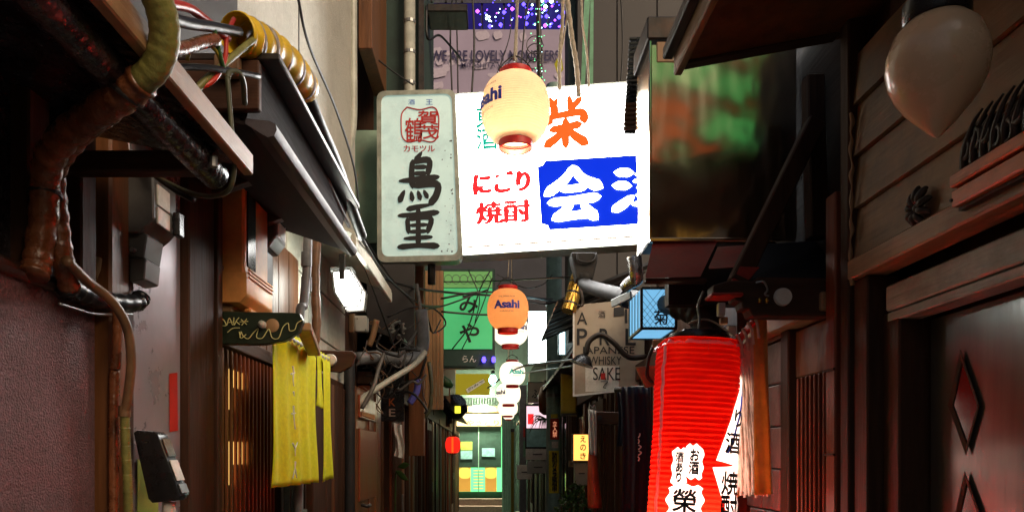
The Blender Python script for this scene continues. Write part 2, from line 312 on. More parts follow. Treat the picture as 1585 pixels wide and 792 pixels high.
# ================================================================ LEFT, NEAR: brown bar front
XL = -.9
A = T('bar_house', 'brown stucco bar front with dark glossy upper wall and steel panel', 'house', (XL,1.0,0))
MB().box((-4,-.5,0),(-.955,2.7,3.25)).build('wall', M('lacquer'), A)
MB().box((-.955,-.5,0),(XL,1.684,1.845)).build('stucco_wall', M('stucco'), A, bevel=.01)
MB().tube([(XL+.004,-.5,1.852),(XL+.004,1.70,1.850)], .016, 10, 1).build('ledge', M('dark_wood_h'), A, smooth=True)
MB().box((-.955,-.5,1.87),(-.92,1.70,2.30)).build('upper_panel', M('lacquer'), A)
for px, w_ in ((50,.035),(128,.03)):
    D_ = DX(px, -.9); MB().box((-.935,D_-w_,1.86),(-.885,D_+w_,2.28)).build('post', M('dark_wood'), A, bevel=.004)
MB().box((-.955,1.688,0),(-.87,1.775,2.25)).build('corner_post', M('brown_wood'), A, bevel=.006)
MB().box((-.955,1.777,0),(-.885,1.83,2.25)).build('corner_post', M('dark_wood'), A, bevel=.005)
MB().box((-.955,1.834,0),(XL,2.135,2.4)).build('steel_panel', M('steel_panel'), A, bevel=.003)
MB().box((-.955,2.138,0),(-.875,2.33,2.42)).build('door_jamb', M('dark_wood'), A, bevel=.004)
MB().box((-.955,2.333,0),(-.865,2.375,2.42)).build('door_jamb', M('dark_wood'), A, bevel=.003)
MB().box((-.95,-.5,2.46),(-.93,2.7,3.25)).build('upper_wall', M('metal_siding'), A)
# red strip sticker on the steel
s_ = T('sticker', 'narrow red paper strip stuck on the steel panel', 'sticker', W(268,667,XL+.002))
MB().add([W(262,578,XL+.002),W(274.5,576,XL+.002),W(275.5,666,XL+.002),W(262.5,668,XL+.002)], [(0,1,2,3)]).build('paper', M('sticker_red'), s_)

# ---- awning over the brown bar
a1 = T('awning', 'low black awning with worn pale edge above the brown stucco wall', 'awning', (-.72,.6,2.08))
MB().prism([(-.95,.7,2.215),(-.552,.7,2.135),(-.552,.7,2.155),(-.95,.7,2.235)], (0,.92,0)).build('soffit', M('lacquer'), a1)
MB().box((-.55,.7,2.118),(-.528,1.635,2.165)).build('fascia', M('tan_wood_h'), a1, bevel=.003)
MB().tube([(-.60,.7,2.105),(-.60,1.60,2.105)], .03, 12, 1).build('beam', M('lacquer'), a1, smooth='auto')
MB().box((-.95,1.56,2.10),(-.60,1.60,2.145)).build('end_rail', M('dark_wood_x'), a1, bevel=.004)
for y in (.9,1.2,1.5): MB().lathe((-.565,y,2.085), [(.008,0),(.008,.02),(.004,.024)], 8).build('bolt', M('galvanised'), a1)
# ---- awning with metal flashing over the yellow curtain
a2 = T('awning', 'long dark eave with metal flashing above the yellow curtain', 'awning', (-.72,2.5,2.27))
MB().prism([(-.95,1.8,2.42),(-.55,1.8,2.285),(-.55,1.8,2.30),(-.95,1.8,2.44)], (0,1.06,0)).build('soffit', M('eave_dark'), a2)
MB().prism([(-.615,1.8,2.315),(-.60,1.8,2.315),(-.56,1.8,2.455),(-.60,1.8,2.455)], (0,1.06,0)).build('fascia', M('eave_dark'), a2)
MB().prism([(-.60,1.795,2.306),(-.56,1.795,2.280),(-.545,1.795,2.272),(-.53,1.795,2.276),(-.523,1.795,2.290),(-.526,1.795,2.304),(-.54,1.795,2.312),(-.598,1.795,2.318)], (0,1.07,0)).build('flashing', M('flashing'), a2, smooth='auto')
MB().box((-.95,1.79,2.457),(-.515,2.87,2.475)).build('roof_sheet', M('iron'), a2, bevel=.003)
MB().box((-.85,1.775,2.33),(-.56,1.797,2.45)).build('end_board', M('dark_wood_x'), a2, bevel=.003)
MB().box((-.66,1.75,2.40),(-.60,1.773,2.45)).build('end_block', M('tan_wood'), a2, bevel=.003)
for k in range(3): MB().box((-.94,1.95+k*.36,2.36),(-.57,1.99+k*.36,2.395)).rot(R(-18.6),(0,1,0),(-.75,2,2.36)).build('rafter', M('dark_wood_x'), a2, bevel=.003)

# ---- taped cable bundle bending round the awning edge
b_ = T('cable_bundle', 'thick taped cable bundle bending round the awning edge, olive above and brown below', 'cable bundle', P(60,430,1.42))
MB().tube([P(205,-60,1.06),P(240,-10,1.10),P(255,50,1.13),P(243,100,1.15),P(214,130,1.165)], lambda t: .0225+.0005*math.sin(t*70), 14, 10).build('taped_upper', M('tape_olive'), b_, smooth=True)
MB().tube([P(222,124,1.163),P(190,148,1.18),P(140,182,1.23),P(95,216,1.30),P(72,262,1.36),P(68,330,1.40),P(58,400,1.41),P(52,425,1.40)], lambda t: .026+.0016*math.sin(t*90), 14, 10).build('taped_lower', M('tape_brown'), b_, smooth=True)
MB().tube([P(160,176,1.235),P(118,212,1.31),P(85,262,1.39),P(88,330,1.43),P(96,395,1.45),P(108,445,1.50)], lambda t: .021+.0014*math.sin(t*85), 12, 10).build('taped_strand', M('tape_brown'), b_, smooth=True)
for q, r_ in ((P(112,203,1.275),.03),(P(70,300,1.385),.029),(P(196,145,1.175),.0285)):
    MB().lathe(q, [(r_,-.004),(r_+.001,0),(r_,.004)], 14, (.6,-.2,.7) if q.x > -.7 else (0,.1,1)).build('tie', M('black_cable'), b_)
tag(MB().tube([P(100,440,1.50),P(130,455,1.58),P(175,468,1.68),P(212,468,1.78),P(219,458,1.80)], lambda t: .024-.004*t+.002*math.sin(t*60), 12, 8).build('cable_sleeve', M('black_plastic'), smooth=True), 'shiny black cable sleeve lying on the ledge over the stucco', 'cable sleeve')
tag(MB().tube([P(92,470,1.47),P(118,478,1.53),P(150,486,1.60),P(205,486,1.74)], .003, 6).build('edge_strip', M('galvanised'), smooth=True), 'thin bright metal strip under the black cable sleeve', 'metal strip')
c_ = T('conduit', 'smooth brown conduit curving down beside the stucco wall', 'conduit', P(197,800,1.66))
MB().tube([P(102,402,1.42),P(135,435,1.50),P(172,465,1.56),P(196,505,1.60),P(203,555,1.62),P(199,605,1.63),P(193,640,1.64)], .0105, 10, 8).build('pipe', M('brown_cable'), c_, smooth=True)
MB().tube([P(193,636,1.64),P(195,700,1.65),P(198,760,1.66),P(199,880,1.67),P(199,1300,1.67)], lambda t: .0095+.0018*(int(t*150) % 2), 8, 40).build('corrugated_hose', M('tape_olive'), c_, smooth=True)
MB().lathe(P(193,636,1.64), [(.013,-.012),(.013,.012)], 10).build('coupling', M('brown_cable'), c_, smooth='auto')
tag(MB().tube([P(182,480,1.66),P(180,560,1.67),P(176,650,1.68),P(176,1300,1.68)], .011, 8).build('drain_pipe', M('tape_brown'), smooth=True), 'dark brown rusty pipe behind the conduit on the corner post', 'pipe')
wire([(352,120,1.55),(356,170,1.56),(361,230,1.57),(362,270,1.58),(352,296,1.6),(325,304,1.64),(290,297,1.68),(255,280,1.72),(225,262,1.75),(198,248,1.78),(180,262,1.8)], .0055, 'olive_cable', 'olive cable hanging in a wide loop under the low black awning', None, 8)
wire([(352,122,1.55),(356,112,1.56),(370,114,1.58),(377,130,1.62),(379,160,1.7)], .0065, 'olive_cable', 'olive cable end hooked over the eave corner', None, 8)
wire([(300,310,1.68),(270,294,1.7),(240,272,1.74),(215,250,1.78)], .006, 'black_cable', 'short black cable beside the olive loop', None, 8)
wire([(152,280,1.74),(146,330,1.74),(150,380,1.75),(160,410,1.76),(178,420,1.77)], .006, 'brown_cable', 'brown cable curling down beside the electricity meter', None, 8)
# loose coloured wires at the mouth of the yellow sleeve
for pts, r_, m_, lb in (
  ([(255,5,1.35),(290,12,1.45),(310,25,1.52),(352,60,1.65)], .009, 'red_cable', 'red wire running into the yellow sleeve'),
  ([(300,140,1.56),(330,125,1.58),(348,92,1.62),(351,55,1.64),(362,30,1.7)], .0055, 'red_cable', 'red wire rising to the sleeve mouth'),
  ([(298,146,1.55),(318,124,1.57),(345,102,1.62),(372,78,1.68),(392,62,1.74)], .008, 'tape_olive', 'mottled olive wire entering the yellow sleeve'),
  ([(290,92,1.5),(298,72,1.52),(318,68,1.54),(335,80,1.57),(345,105,1.6)], .004, 'yellow_cable', 'yellow wire arching beside the sleeve mouth'),
  ([(330,40,1.55),(338,75,1.57),(346,105,1.6),(352,112,1.62)], .005, 'green_cable', 'green wire dropping from the yellow sleeve'),
  ([(245,20,1.3),(285,35,1.42),(330,42,1.56),(370,50,1.7)], .011, 'black_cable', 'thick black wire entering the yellow sleeve'),
  ([(250,80,1.35),(280,76,1.44),(312,66,1.52),(335,62,1.56)], .013, 'tape_brown', 'taped brown wire stub below the red wire'),
  ([(240,110,1.4),(290,104,1.5),(345,108,1.6),(400,118,1.75)], .007, 'black_cable', 'black wire lying along the eave corner')):
    wire(pts, r_, m_, lb, None, 8)
y_ = T('cable_cover', 'yellow corrugated safety cover with grey stripes over the power cables', 'cable cover', P(480,150,2.16))
ypts = [P(366,52,1.74),P(390,62,1.80),P(420,78,1.90),P(450,105,2.03),P(474,138,2.18)]
MB().tube(ypts, lambda t: .047+.0028*math.sin(t*48)-.006*t, 20, 10, caps=False).build('sleeve', M('yellow_sleeve'), y_, smooth=True, thick=.002)
ys = spline(ypts, 10)
for k in (9, 16, 23, 30, 37):
    t = (ys[k+1]-ys[k-1]).normalized(); rr = .0495-.006*k/40; ax = (t+V((.35,0,.25))).normalized(); x = ax.orthogonal().normalized(); y = ax.cross(x); mb = MB()
    mb.grid(lambda u, v: ys[k]+(x*math.cos(2*math.pi*u)+y*math.sin(2*math.pi*u))*(rr+.0012)+ax*(v-.5)*.012, 24, 1)
    mb.build('stripe', M('sleeve_grey'), y_, smooth=True, thick=.001)
tag(MB().tube([P(468,128,2.14),P(492,190,2.30),P(520,255,2.55),P(545,325,2.9),P(560,365,3.15)], .022, 10).build('power_cable', M('black_cable'), smooth=True), 'thick black power cable running down the eave edge from the yellow cover', 'cable')
wire([(458,140,2.15),(480,210,2.32),(512,290,2.6),(540,350,2.95)], .008, 'grey_cable', 'grey cable beside the thick black power cable', None)

# ---- electricity meter and boxes by the steel panel
e_ = T('electricity_meter', 'dark angular electricity meter box with pale labels beside the steel panel', 'electricity meter', P(215,440,1.8))
D_ = 1.77
MB().prism([P(164,272,D_),P(237,270,D_),P(238,338,D_),P(228,350,D_),P(214,361,D_),P(164,361,D_)], (0,.13,0)).build('body', M('meter_grey'), e_, bevel=.004)
MB().prism([P(198,364,D_+.01),P(216,358,D_+.01),P(228,362,D_+.01),P(222,400,D_+.01),P(198,396,D_+.01)], (0,.09,0)).build('terminal_cover', M('meter_grey'), e_, bevel=.003)
MB().prism([P(200,396,D_+.015),P(226,400,D_+.015),P(223,432,D_+.015),P(200,436,D_+.015)], (0,.08,0)).build('lower_box', M('meter_grey'), e_, bevel=.003)
xa = U(237.5,D_)+.004
for z0, z1 in ((2.105,2.155),(2.06,2.10)): MB().box((xa-.004,1.785,z0),(xa+.001,1.85,z1)).build('label_plate', M('label_white'), e_, bevel=.001)
MB().box((xa,1.865,2.055),(xa+.018,1.895,2.115)).build('side_switch', M('black_plastic'), e_, bevel=.003)
MB().lathe(P(208,388,1.778), [(.006,0),(.006,.012)], 10, (0,-1,0)).build('screw', M('galvanised'), e_)
tag(MB().lathe(P(152,418,1.70), [(.004,-.035),(.016,-.028),(.018,0),(.015,.026),(.005,.034)], 14, (.3,0,.95)).build('insulator', M('tan_wood'), smooth=True), 'brown ceramic insulator below the electricity meter', 'insulator')
# ---- black wall dispenser
d_ = T('wall_dispenser', 'glossy black wall dispenser with silver sloping front, low on the steel panel', 'dispenser', P(250,790,1.85))
D_ = 1.80
MB().prism([P(206,669,D_),P(212,665,D_),P(238,667,D_),P(245,673,D_),P(279,766,D_),P(275,774,D_),P(235,778,D_),P(229,771,D_)], (0,.055,0)).build('body', M('black_plastic'), d_, bevel=.005, seg=2, smooth=True)
n_ = V((1,0,.36)).normalized()*.002
for nm, m_, ta, tb_ in (('front_plate','stainless',.06,.36),('label_plate','label_white',.42,.76),('push_bar','galvanised',.82,.97)):
    qa, qb = P(245,673,D_), P(279,766,D_); a_, b_ = qa.lerp(qb, ta), qa.lerp(qb, tb_)
    MB().prism([a_+V((0,.006,0))+n_, b_+V((0,.006,0))+n_, b_+V((0,.049,0))+n_, a_+V((0,.049,0))+n_], n_).build(nm, M(m_), d_)
MB().tube([P(262,776,D_+.03),P(261,800,D_+.03),P(260,830,D_+.03)], .016, 12).build('bottle_neck', M('cloth_white'), d_, smooth=True)
tag(MB().grid(lambda u, v: W(213+u*32, 830-v*120+18*u, XL+.005), 3, 3).build('poster', M('poster_green'), thick=.001), 'lime green poster on the steel panel behind the dispenser', 'poster')

# ================================================================ LEFT: shop with the yellow curtain
B = T('curtain_shop', 'timber shop front with slatted window and pale plastered upper storey', 'house', (XL,3.7,0))
MB().box((-4,2.71,0),(-.965,5.12,2.44)).build('wall', M('dark_wood'), B)
MB().box((-4,2.71,2.441),(-.95,5.12,6.2)).build('upper_wall', M('plaster'), B)
MB().box((-4,2.40,3.3),(-.958,2.709,6.2)).build('upper_wall', M('plaster'), B)
MB().box((-.9497,3.62,2.45),(-.946,3.632,6.2)).build('wall_joint', M('ink_grey'), B)
yy = 2.378
rng = random.Random(5)
while yy < 3.55:                       # boards over the slatted window
    w_ = .085; MB().box((-.962,yy,1.93),(-.935+rng.uniform(0,.004),yy+w_-.003,2.44)).build('board', M('brown_wood'), B, bevel=.002); yy += w_
MB().box((-.962,2.378,0),(-.911,3.07,1.86)).build('back_panel', M('dark_wood'), B)
for i in range(15):
    y = 2.405+i*.044
    MB().box((-.903,y,.1),(-.893,y+.015,1.86)).build('slat', M('red_wood' if i > 3 else 'brown_wood'), B, bevel=.002)
for z in (1.865,.06): MB().box((-.93,2.38,z),(-.882,3.07,z+.05)).build('rail', M('dark_wood_h'), B, bevel=.003)
for (ya, yb, za, zb) in ((2.55,2.70,1.74,1.80),(2.55,2.575,1.66,1.74),(2.55,2.72,1.47,1.55),(2.55,2.58,1.40,1.47)):
    MB().box((-.91,ya,za),(-.906,yb,zb)).build('lit_pane', M('warm_window'), B)
MB().box((-.93,3.08,0),(-.88,3.12,1.9)).build('post', M('dark_wood'), B, bevel=.003)
dr = MB().box((-.935,3.13,.02),(-.90,3.58,1.9)).build('door', M('dark_wood'), B)
for i in range(3):
    for j in range(5): MB().box((-.902,3.16+i*.135,.5+j*.25),(-.897,3.16+i*.135+.12,.5+j*.25+.235)).build('pane', M('smoke_glass'), dr)
for j in range(6): MB().box((-.903,3.14,.478+j*.25),(-.893,3.57,.494+j*.25)).build('glazing_bar', M('grey_wood_h'), dr)
MB().box((-.95,3.6,0),(-.87,3.72,2.05)).build('post', M('dark_wood'), B, bevel=.004)
# lit plaster below the eave
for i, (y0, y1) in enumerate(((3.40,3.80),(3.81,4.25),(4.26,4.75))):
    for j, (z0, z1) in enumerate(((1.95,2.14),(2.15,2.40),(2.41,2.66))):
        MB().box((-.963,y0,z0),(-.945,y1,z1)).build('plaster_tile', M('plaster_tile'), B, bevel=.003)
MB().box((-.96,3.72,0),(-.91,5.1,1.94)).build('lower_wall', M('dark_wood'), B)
yy = 3.75
while yy < 5.05:
    w_ = rng.uniform(.06,.13); MB().box((-.91,yy,.1),(-.895+rng.uniform(0,.012),yy+w_-.006,1.9)).build('board', M(rng.choice(['dark_wood','red_wood','brown_wood'])), B, bevel=.002); yy += w_
# soffit above the flood lamp
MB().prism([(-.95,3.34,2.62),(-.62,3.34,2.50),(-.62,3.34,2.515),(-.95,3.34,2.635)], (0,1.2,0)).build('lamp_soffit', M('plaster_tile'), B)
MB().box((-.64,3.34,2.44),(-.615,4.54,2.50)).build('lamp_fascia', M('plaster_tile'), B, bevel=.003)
# ---- flood lamp
f_ = T('flood_lamp', 'lit white floodlight under the pale soffit beside the plaster wall', 'lamp', P(538,475,3.6))
D_ = 3.55
MB().prism([P(515,421,D_),P(541,417,D_),P(560,448,D_),P(557,473,D_),P(533,475,D_),P(519,452,D_)], (0,.10,0)).build('lens', M('flood_lit'), f_, bevel=.008)
fq = [P(515,421,D_-.004),P(541,417,D_-.004),P(560,448,D_-.004),P(557,473,D_-.004),P(533,475,D_-.004),P(519,452,D_-.004)]
fc = sum(fq, V())/6; MB().prism([fc+(q-fc)*1.14+V((0,.07,0)) for q in fq], (0,.05,0)).build('back_plate', M('iron'), f_, bevel=.003)
MB().tube(fq+fq[:1], .006, 6, 1).build('lens_rim', M('galvanised'), f_)
MB().prism([P(511,412,D_+.02),P(545,412,D_+.02),P(545,420,D_+.02),P(511,420,D_+.02)], (0,.10,0)).build('housing', M('galvanised'), f_, bevel=.004)
MB().box(P(527,396,D_+.03),P(533,432,D_-.012)).build('bracket', M('iron'), f_, bevel=.003)
# ---- pipes on the plaster
p_ = T('downpipe', 'grey plastic downpipe with collars beside the lit plaster tiles', 'pipe', P(462,540,3.1))
MB().tube([P(477,350,3.1),P(475,420,3.1),P(470,470,3.06),P(463,520,3.03),P(462,900,3.03)], .019, 12).build('pipe', M('pvc_grey'), p_, smooth=True)
for py in (402,440): MB().lathe(P(474.5,py,3.1), [(.023,-.03),(.023,.03)], 12).build('collar', M('pvc_grey'), p_, smooth='auto')
tag(MB().tube([P(492,350,3.25),P(488,430,3.25),P(490,500,3.25),P(486,545,3.25)], lambda t: .020+.0015*math.sin(t*40), 12).build('taped_pipe', M('brown_cable'), smooth=True), 'brown taped pipe standing beside the grey downpipe', 'pipe')
tag(MB().bar(P(470,505,2.6),P(486,545,2.9),.05,.03).build('wood_bracket', M('tan_wood'), bevel=.004), 'tan wooden bracket end above the yellow curtain', 'bracket')
# ---- curtain brackets, pole and curtain
g_ = T('curtain_bracket', 'dark green bracket board with chalk scribbles and a round hole', 'bracket', P(390,533,2.4))
D_ = 2.39
MB().prism([P(323,481,D_),P(463,484,D_),P(469,496,D_),P(462,514,D_),P(438,528,D_),P(405,533,D_),P(323,532,D_)], (0,.03,0)).build('board', M('board_green'), g_, bevel=.003)
MB().lathe(P(421,503,D_-.004), [(.0155,0),(.022,.003),(.022,.006)], 18, (0,1,0)).build('hole_rim', M('tan_wood'), g_, smooth='auto')
def scrib(pts, r=.0016): MB().tube([P(x, y, D_-.004) for x, y in pts], r, 5, 5).build('chalk_mark', M('chalk_yellow'), g_)
scrib([(371,522),(373,513),(376,519),(384,524),(392,515),(400,508),(397,521),(406,523),(416,509),(421,522),(431,523),(438,506),(446,500),(448,511),(456,510),(460,500),(468,495)])
scrib([(370,513),(373,523),(381,517)]); scrib([(328,507),(338,500)]); scrib([(330,500),(337,508)]); scrib([(333,497),(334,511)])
scrib([(340,500),(345,494),(350,503),(343,504)]); scrib([(351,503),(355,492),(360,503)]); scrib([(352,499),(360,498)]); scrib([(362,491),(362,503),(366,496),(370,491)]); scrib([(365,497),(371,502)]); scrib([(373,494),(382,502)]); scrib([(382,493),(374,503)]); scrib([(371,498),(384,497)]); scrib([(352,514),(360,508),(371,507)])
g2 = MB().prism([P(488,541,3.38),P(546,543,3.38),P(551,549,3.38),P(544,566,3.38),P(526,576,3.38),P(488,572,3.38)], (0,.03,0)).build('curtain_bracket', M('dark_wood_x'), bevel=.003)
tag(g2, 'plain dark bracket board at the far end of the curtain pole', 'bracket')
pl = T('curtain_pole', 'white capped pole threaded through the yellow curtain', 'pole', (-.717,2.86,1.90))
MB().tube([(-.740,2.37,1.922),(-.740,3.40,1.932)], .012, 10, 1).build('rod', M('pvc'), pl, smooth=True)
MB().lathe((-.730,3.345,1.932), [(.004,-.03),(.026,-.022),(.028,0),(.02,.012)], 16, (0,1,0)).build('end_cap', M('cloth_white'), pl, smooth='auto')
nr = T('noren_curtain', 'yellow split cloth curtain with white writing hanging before the slatted front', 'curtain', (-.71,2.85,1.39))
def panel(y0, y1, ztop, zb0, zb1, ph, name='panel'):
    def fn(u, v):
        y = y0+(y1-y0)*u; z = (zb0+(zb1-zb0)*u)*(1-v)+ztop*v
        a = .006*(1-v)**.5+.005*v
        x = -.727+a*math.sin(u*(y1-y0)*44+ph+.6*math.sin(v*3))+.012*math.sin(v*2.4+u*2)*(1-v)
        if v > .95: x = -.733+.005*math.sin(u*(y1-y0)*120)
        return V((x, y+.004*math.sin(v*9+ph), z+.0015*math.sin(u*23)))
    return MB().grid(fn, int(90*(y1-y0))+8, 26).build(name, M('noren_yellow'), nr, smooth=True, thick=.0015)
pa = panel(2.425,3.03,1.945,1.395,1.392,.4); panel(3.145,3.33,1.942,1.388,1.405,1.3); panel(3.03,3.147,1.942,1.705,1.70,1.0, 'top_panel')
def mark(pts, r=.003): MB().tube([(-.712, 2.62+x, z) for x, z in pts], lambda t: r*(1.2-.7*t), 6, 5).build('painted_mark', M('chalk_white'), nr)
for pts in ([(.02,1.82),(.03,1.80),(.025,1.77),(.035,1.75)],[(.0,1.79),(.05,1.80)],[(.03,1.73),(.04,1.715)],[(.03,1.68),(.035,1.64),(.05,1.60),(.06,1.60)],[(.01,1.65),(.06,1.655)],[(.02,1.545),(.05,1.53),(.085,1.55)],[(.05,1.53),(.055,1.50)],[(.055,1.48),(.045,1.45),(.02,1.42)],[(.05,1.455),(.075,1.42)]): mark(pts)

# ---- orange boxed meter and its neighbour
o_ = T('gas_meter', 'orange brown meter housing with dark glass strip and rounded foot', 'meter box', (-.87,2.55,2.0))
D_ = 2.42
MB().box((-.935,D_,2.06),(U(378,D_),2.68,2.44)).build('housing', M('meter_orange'), o_, bevel=.02, seg=3, smooth=True)
MB().prism([(-.935,D_-.006,2.0),(U(372,D_),D_-.006,2.0),(U(383,D_),D_-.006,2.025),(U(383,D_),D_-.006,2.10),(-.935,D_-.006,2.10)], (0,.285,0)).build('foot', M('meter_orange'), o_, bevel=.008, seg=2, smooth=True)
xa = U(378,D_)
MB().box((xa-.006,2.445,2.125),(xa+.004,2.53,2.40)).build('glass_strip', M('smoke_glass'), o_, bevel=.003)
for z in (2.085,2.097,2.109): MB().box((xa+.008,2.43,z),(xa+.016,2.69,z+.005)).build('rib', M('meter_orange'), o_)
MB().box((xa-.03,2.5,1.985),(xa-.005,2.6,2.0)).build('outlet', M('meter_orange'), o_, bevel=.004)
MB().box((-.92,2.44,1.975),(-.86,2.66,1.998)).build('shelf', M('tan_wood_h'), o_, bevel=.003)
wire([(334,300,2.4),(330,340,2.4),(327,375,2.4),(331,410,2.39),(344,416,2.39)], .012, 'black_cable', 'black cable plugged into the orange meter housing', None, 8)
m_ = T('electric_meter', 'small dark meter with silver face beside the orange housing', 'meter', (-.85,2.8,2.2))
MB().prism([(-.93,2.70,2.44),(-.80,2.70,2.44),(-.79,2.70,2.42),(-.79,2.70,2.30),(-.82,2.70,2.26),(-.93,2.70,2.26)], (0,.13,0)).build('body', M('meter_grey'), m_, bevel=.005)
MB().box((-.791,2.72,2.31),(-.786,2.815,2.42)).build('face_plate', M('label_white'), m_, bevel=.002)
MB().box((-.787,2.735,2.36),(-.784,2.80,2.41)).build('dial_window', M('smoke_glass'), m_)
MB().box((-.93,2.705,2.14),(-.83,2.80,2.255)).build('terminal_box', M('meter_grey'), m_, bevel=.004)
def rr(c, r, n=5):
    """four pixel corners (clockwise from top-left) rounded by r pixels"""
    out = []
    for i in range(4):
        p, a, b = V(c[i]), V(c[i-1]), V(c[(i+1) % 4])
        u = (a-p).normalized()*r; w_ = (b-p).normalized()*r
        for k in range(n+1):
            t = k/n; out.append(p+u*(1-t)**2+w_*t**2)
    return out
# ================================================================ LEFT: upper green building behind the white signboard
G = T('green_house', 'dark green house with mint lower panel behind the black lettered signboard', 'house', (-1.2,7,0))
MB().box((-4,6.0,2.9),(U(650,6),7.4,6.6)).build('upper_wall', M('green_wall'), G)
MB().box((-2,5.98,3.22),(U(606,5.98),5.998,4.13)).build('mint_panel', M('mint_wall'), G, bevel=.004)
MB().box((-2,5.985,4.135),(U(578,5.98),5.999,4.9)).build('brown_panel', M('dark_wood'), G)
MB().box((-4,5.13,0),(-.95,8.0,2.9)).build('wall', M('dark_wood'), G)
MB().box((U(648,5.95),5.95,2.9),(U(656,5.95),5.99,6.6)).build('corner_trim', M('iron'), G)
MB().box((U(640,5.9)-.04,5.9,1.5),(U(656,5.9),6.0,3.1)).build('column', M('brown_wood'), G, bevel=.004)
for i in range(5): MB().box((U(658,6.4)+i*.032,6.4,1.9),(U(658,6.4)+i*.032+.029,6.43,3.1)).build('board', M('tan_wood'), G, bevel=.002)
MB().box((-1.6,5.6,2.25),(U(642,5.62),5.64,2.95)).build('vent_panel', M('metal_siding'), G)
vg = MB().lathe(P(615,508,5.58), [(.055,0),(.055,.01),(.04,.015),(.02,.012),(.02,0)], 20, (0,-1,0)).build('vent_cap', M('ac_white'), G, smooth='auto')
for k in range(10):
    a = k*math.pi/5; c0 = P(615,508,5.555); MB().bar(c0+V((math.cos(a)*.028,0,math.sin(a)*.028)), c0+V((math.cos(a)*.066,0,math.sin(a)*.066)), .012, .012, (0,1,0)).build('vent_fin', M('ac_white'), vg)
bx_ = T('junction_box', 'small pale grey junction box with looped cable below the floodlight', 'junction box', P(560,515,4.9))
MB().box(P(548,488,4.9),P(571,515,4.99)).build('body', M('ac_white'), bx_, bevel=.006)
MB().box(P(551,491,4.895),P(568,512,4.899)).build('lid', M('ac_white'), bx_)
for px_, py_ in ((553,493),(566,510)): MB().lathe(P(px_,py_,4.893), [(.004,0),(.004,.004)], 8, (0,-1,0)).build('screw', M('iron'), bx_)
tag(MB().box(P(583,0,5.9)-V((.02,0,-.5)),P(576,75,5.2)).rot(R(0),(0,0,1),(0,0,0)).build('flag_sign', M('brown_wood'), bevel=.004), 'brown projecting panel above the mint wall', 'sign panel')
tag(MB().tube([P(546,-40,5.0),P(546,80,5.0),P(546,180,5.0),P(541,222,5.0),P(530,243,5.02),P(520,250,5.08)], .030, 12).build('drainpipe', M('pvc'), smooth=True), 'pale drainpipe curving into the wall at the plaster corner', 'pipe')
vp = T('vertical_pipe', 'pale vertical pipe with bands on the dark green wall', 'pipe', P(634,140,5.9))
MB().tube([P(634,-60,5.9),P(634,420,5.9)], .045, 14, 1).build('pipe', M('pvc'), vp, smooth=True)
for py in (35,82,130): MB().lathe(P(634,py,5.9), [(.05,-.012),(.05,.012)], 14).build('band', M('galvanised'), vp)
# ---- signboard, black brush characters
s1 = T('signboard', 'white metal signboard with black brush characters 鳥重 and a red crest', 'sign', P(650,405,5.7))
D_ = 5.6; oc = [(583,141),(705,138),(716,403),(584,406)]; ic = [(590,148),(699,145),(709,394),(591,397)]
MB().prism([P(p[0],p[1],D_+.02) for p in rr(oc, 14)], (0,.13,0)).build('case', M('sign_frame'), s1)
ro, ri = rr(oc, 14), rr(ic, 12); n_ = len(ro); mb = MB()
mb.add([P(p[0],p[1],D_) for p in ro]+[P(p[0],p[1],D_) for p in ri]+[P(p[0],p[1],D_+.018) for p in ro]+[P(p[0],p[1],D_+.018) for p in ri],
       [f for i in range(n_) for j in [(i+1)%n_] for f in ((i,j,n_+j,n_+i),(i,2*n_+i,2*n_+j,j),(n_+i,n_+j,3*n_+j,3*n_+i))])
mb.build('frame', M('sign_frame'), s1)
MB().add([P(p[0],p[1],D_+.010) for p in ri], [tuple(range(n_))]).build('face', M('sign_white_glow'), s1)
d2 = D_+.006
brush('tori', onD(617,238,682,318,d2), M('ink'), s1); brush('juu', onD(617,318,678,384,d2), M('ink'), s1)
text('賀\n茂', onD(647,172,679,215,d2), M('ink_red'), s1, bold=.014); text('鶴', onD(627,183,654,220,d2), M('ink_red'), s1, bold=.014)
text('カモツル', onD(625,225,673,235,d2), M('ink_red'), s1, bold=.006); text('酒', onD(632,154,642,162,d2), M('ink_blue'), s1); text('王', onD(659,154,670,162,d2), M('ink_blue'), s1)
cp = [(630,166),(650,170),(670,166),(678,176),(679,195),(676,213),(668,220),(650,217),(632,220),(623,212),(621,195),(622,176),(630,166)]
MB().tube([P(x, y, d2) for x, y in cp], .0055, 5, 4).build('crest_ring', M('ink_red'), s1)
rng = random.Random(2); mb = MB()
for k in range(60):
    x = 712-abs(rng.gauss(0,16)); y = rng.uniform(215,392)
    if x > 702: continue
    r_ = rng.uniform(.4,1.6); mb.add([P(x+r_*math.cos(a*1.05)*rng.uniform(.6,1.3), y+r_*math.sin(a*1.05), d2+.0015-k*.00001) for a in range(6)], [tuple(range(6))])
st(mb.build('rust_speckles', M('ink_grey'), s1), 'stuff')
MB().tube([P(668,395,5.72),P(668,440,5.72)], .03, 8, 1).build('post', M('iron'), s1, smooth=True)
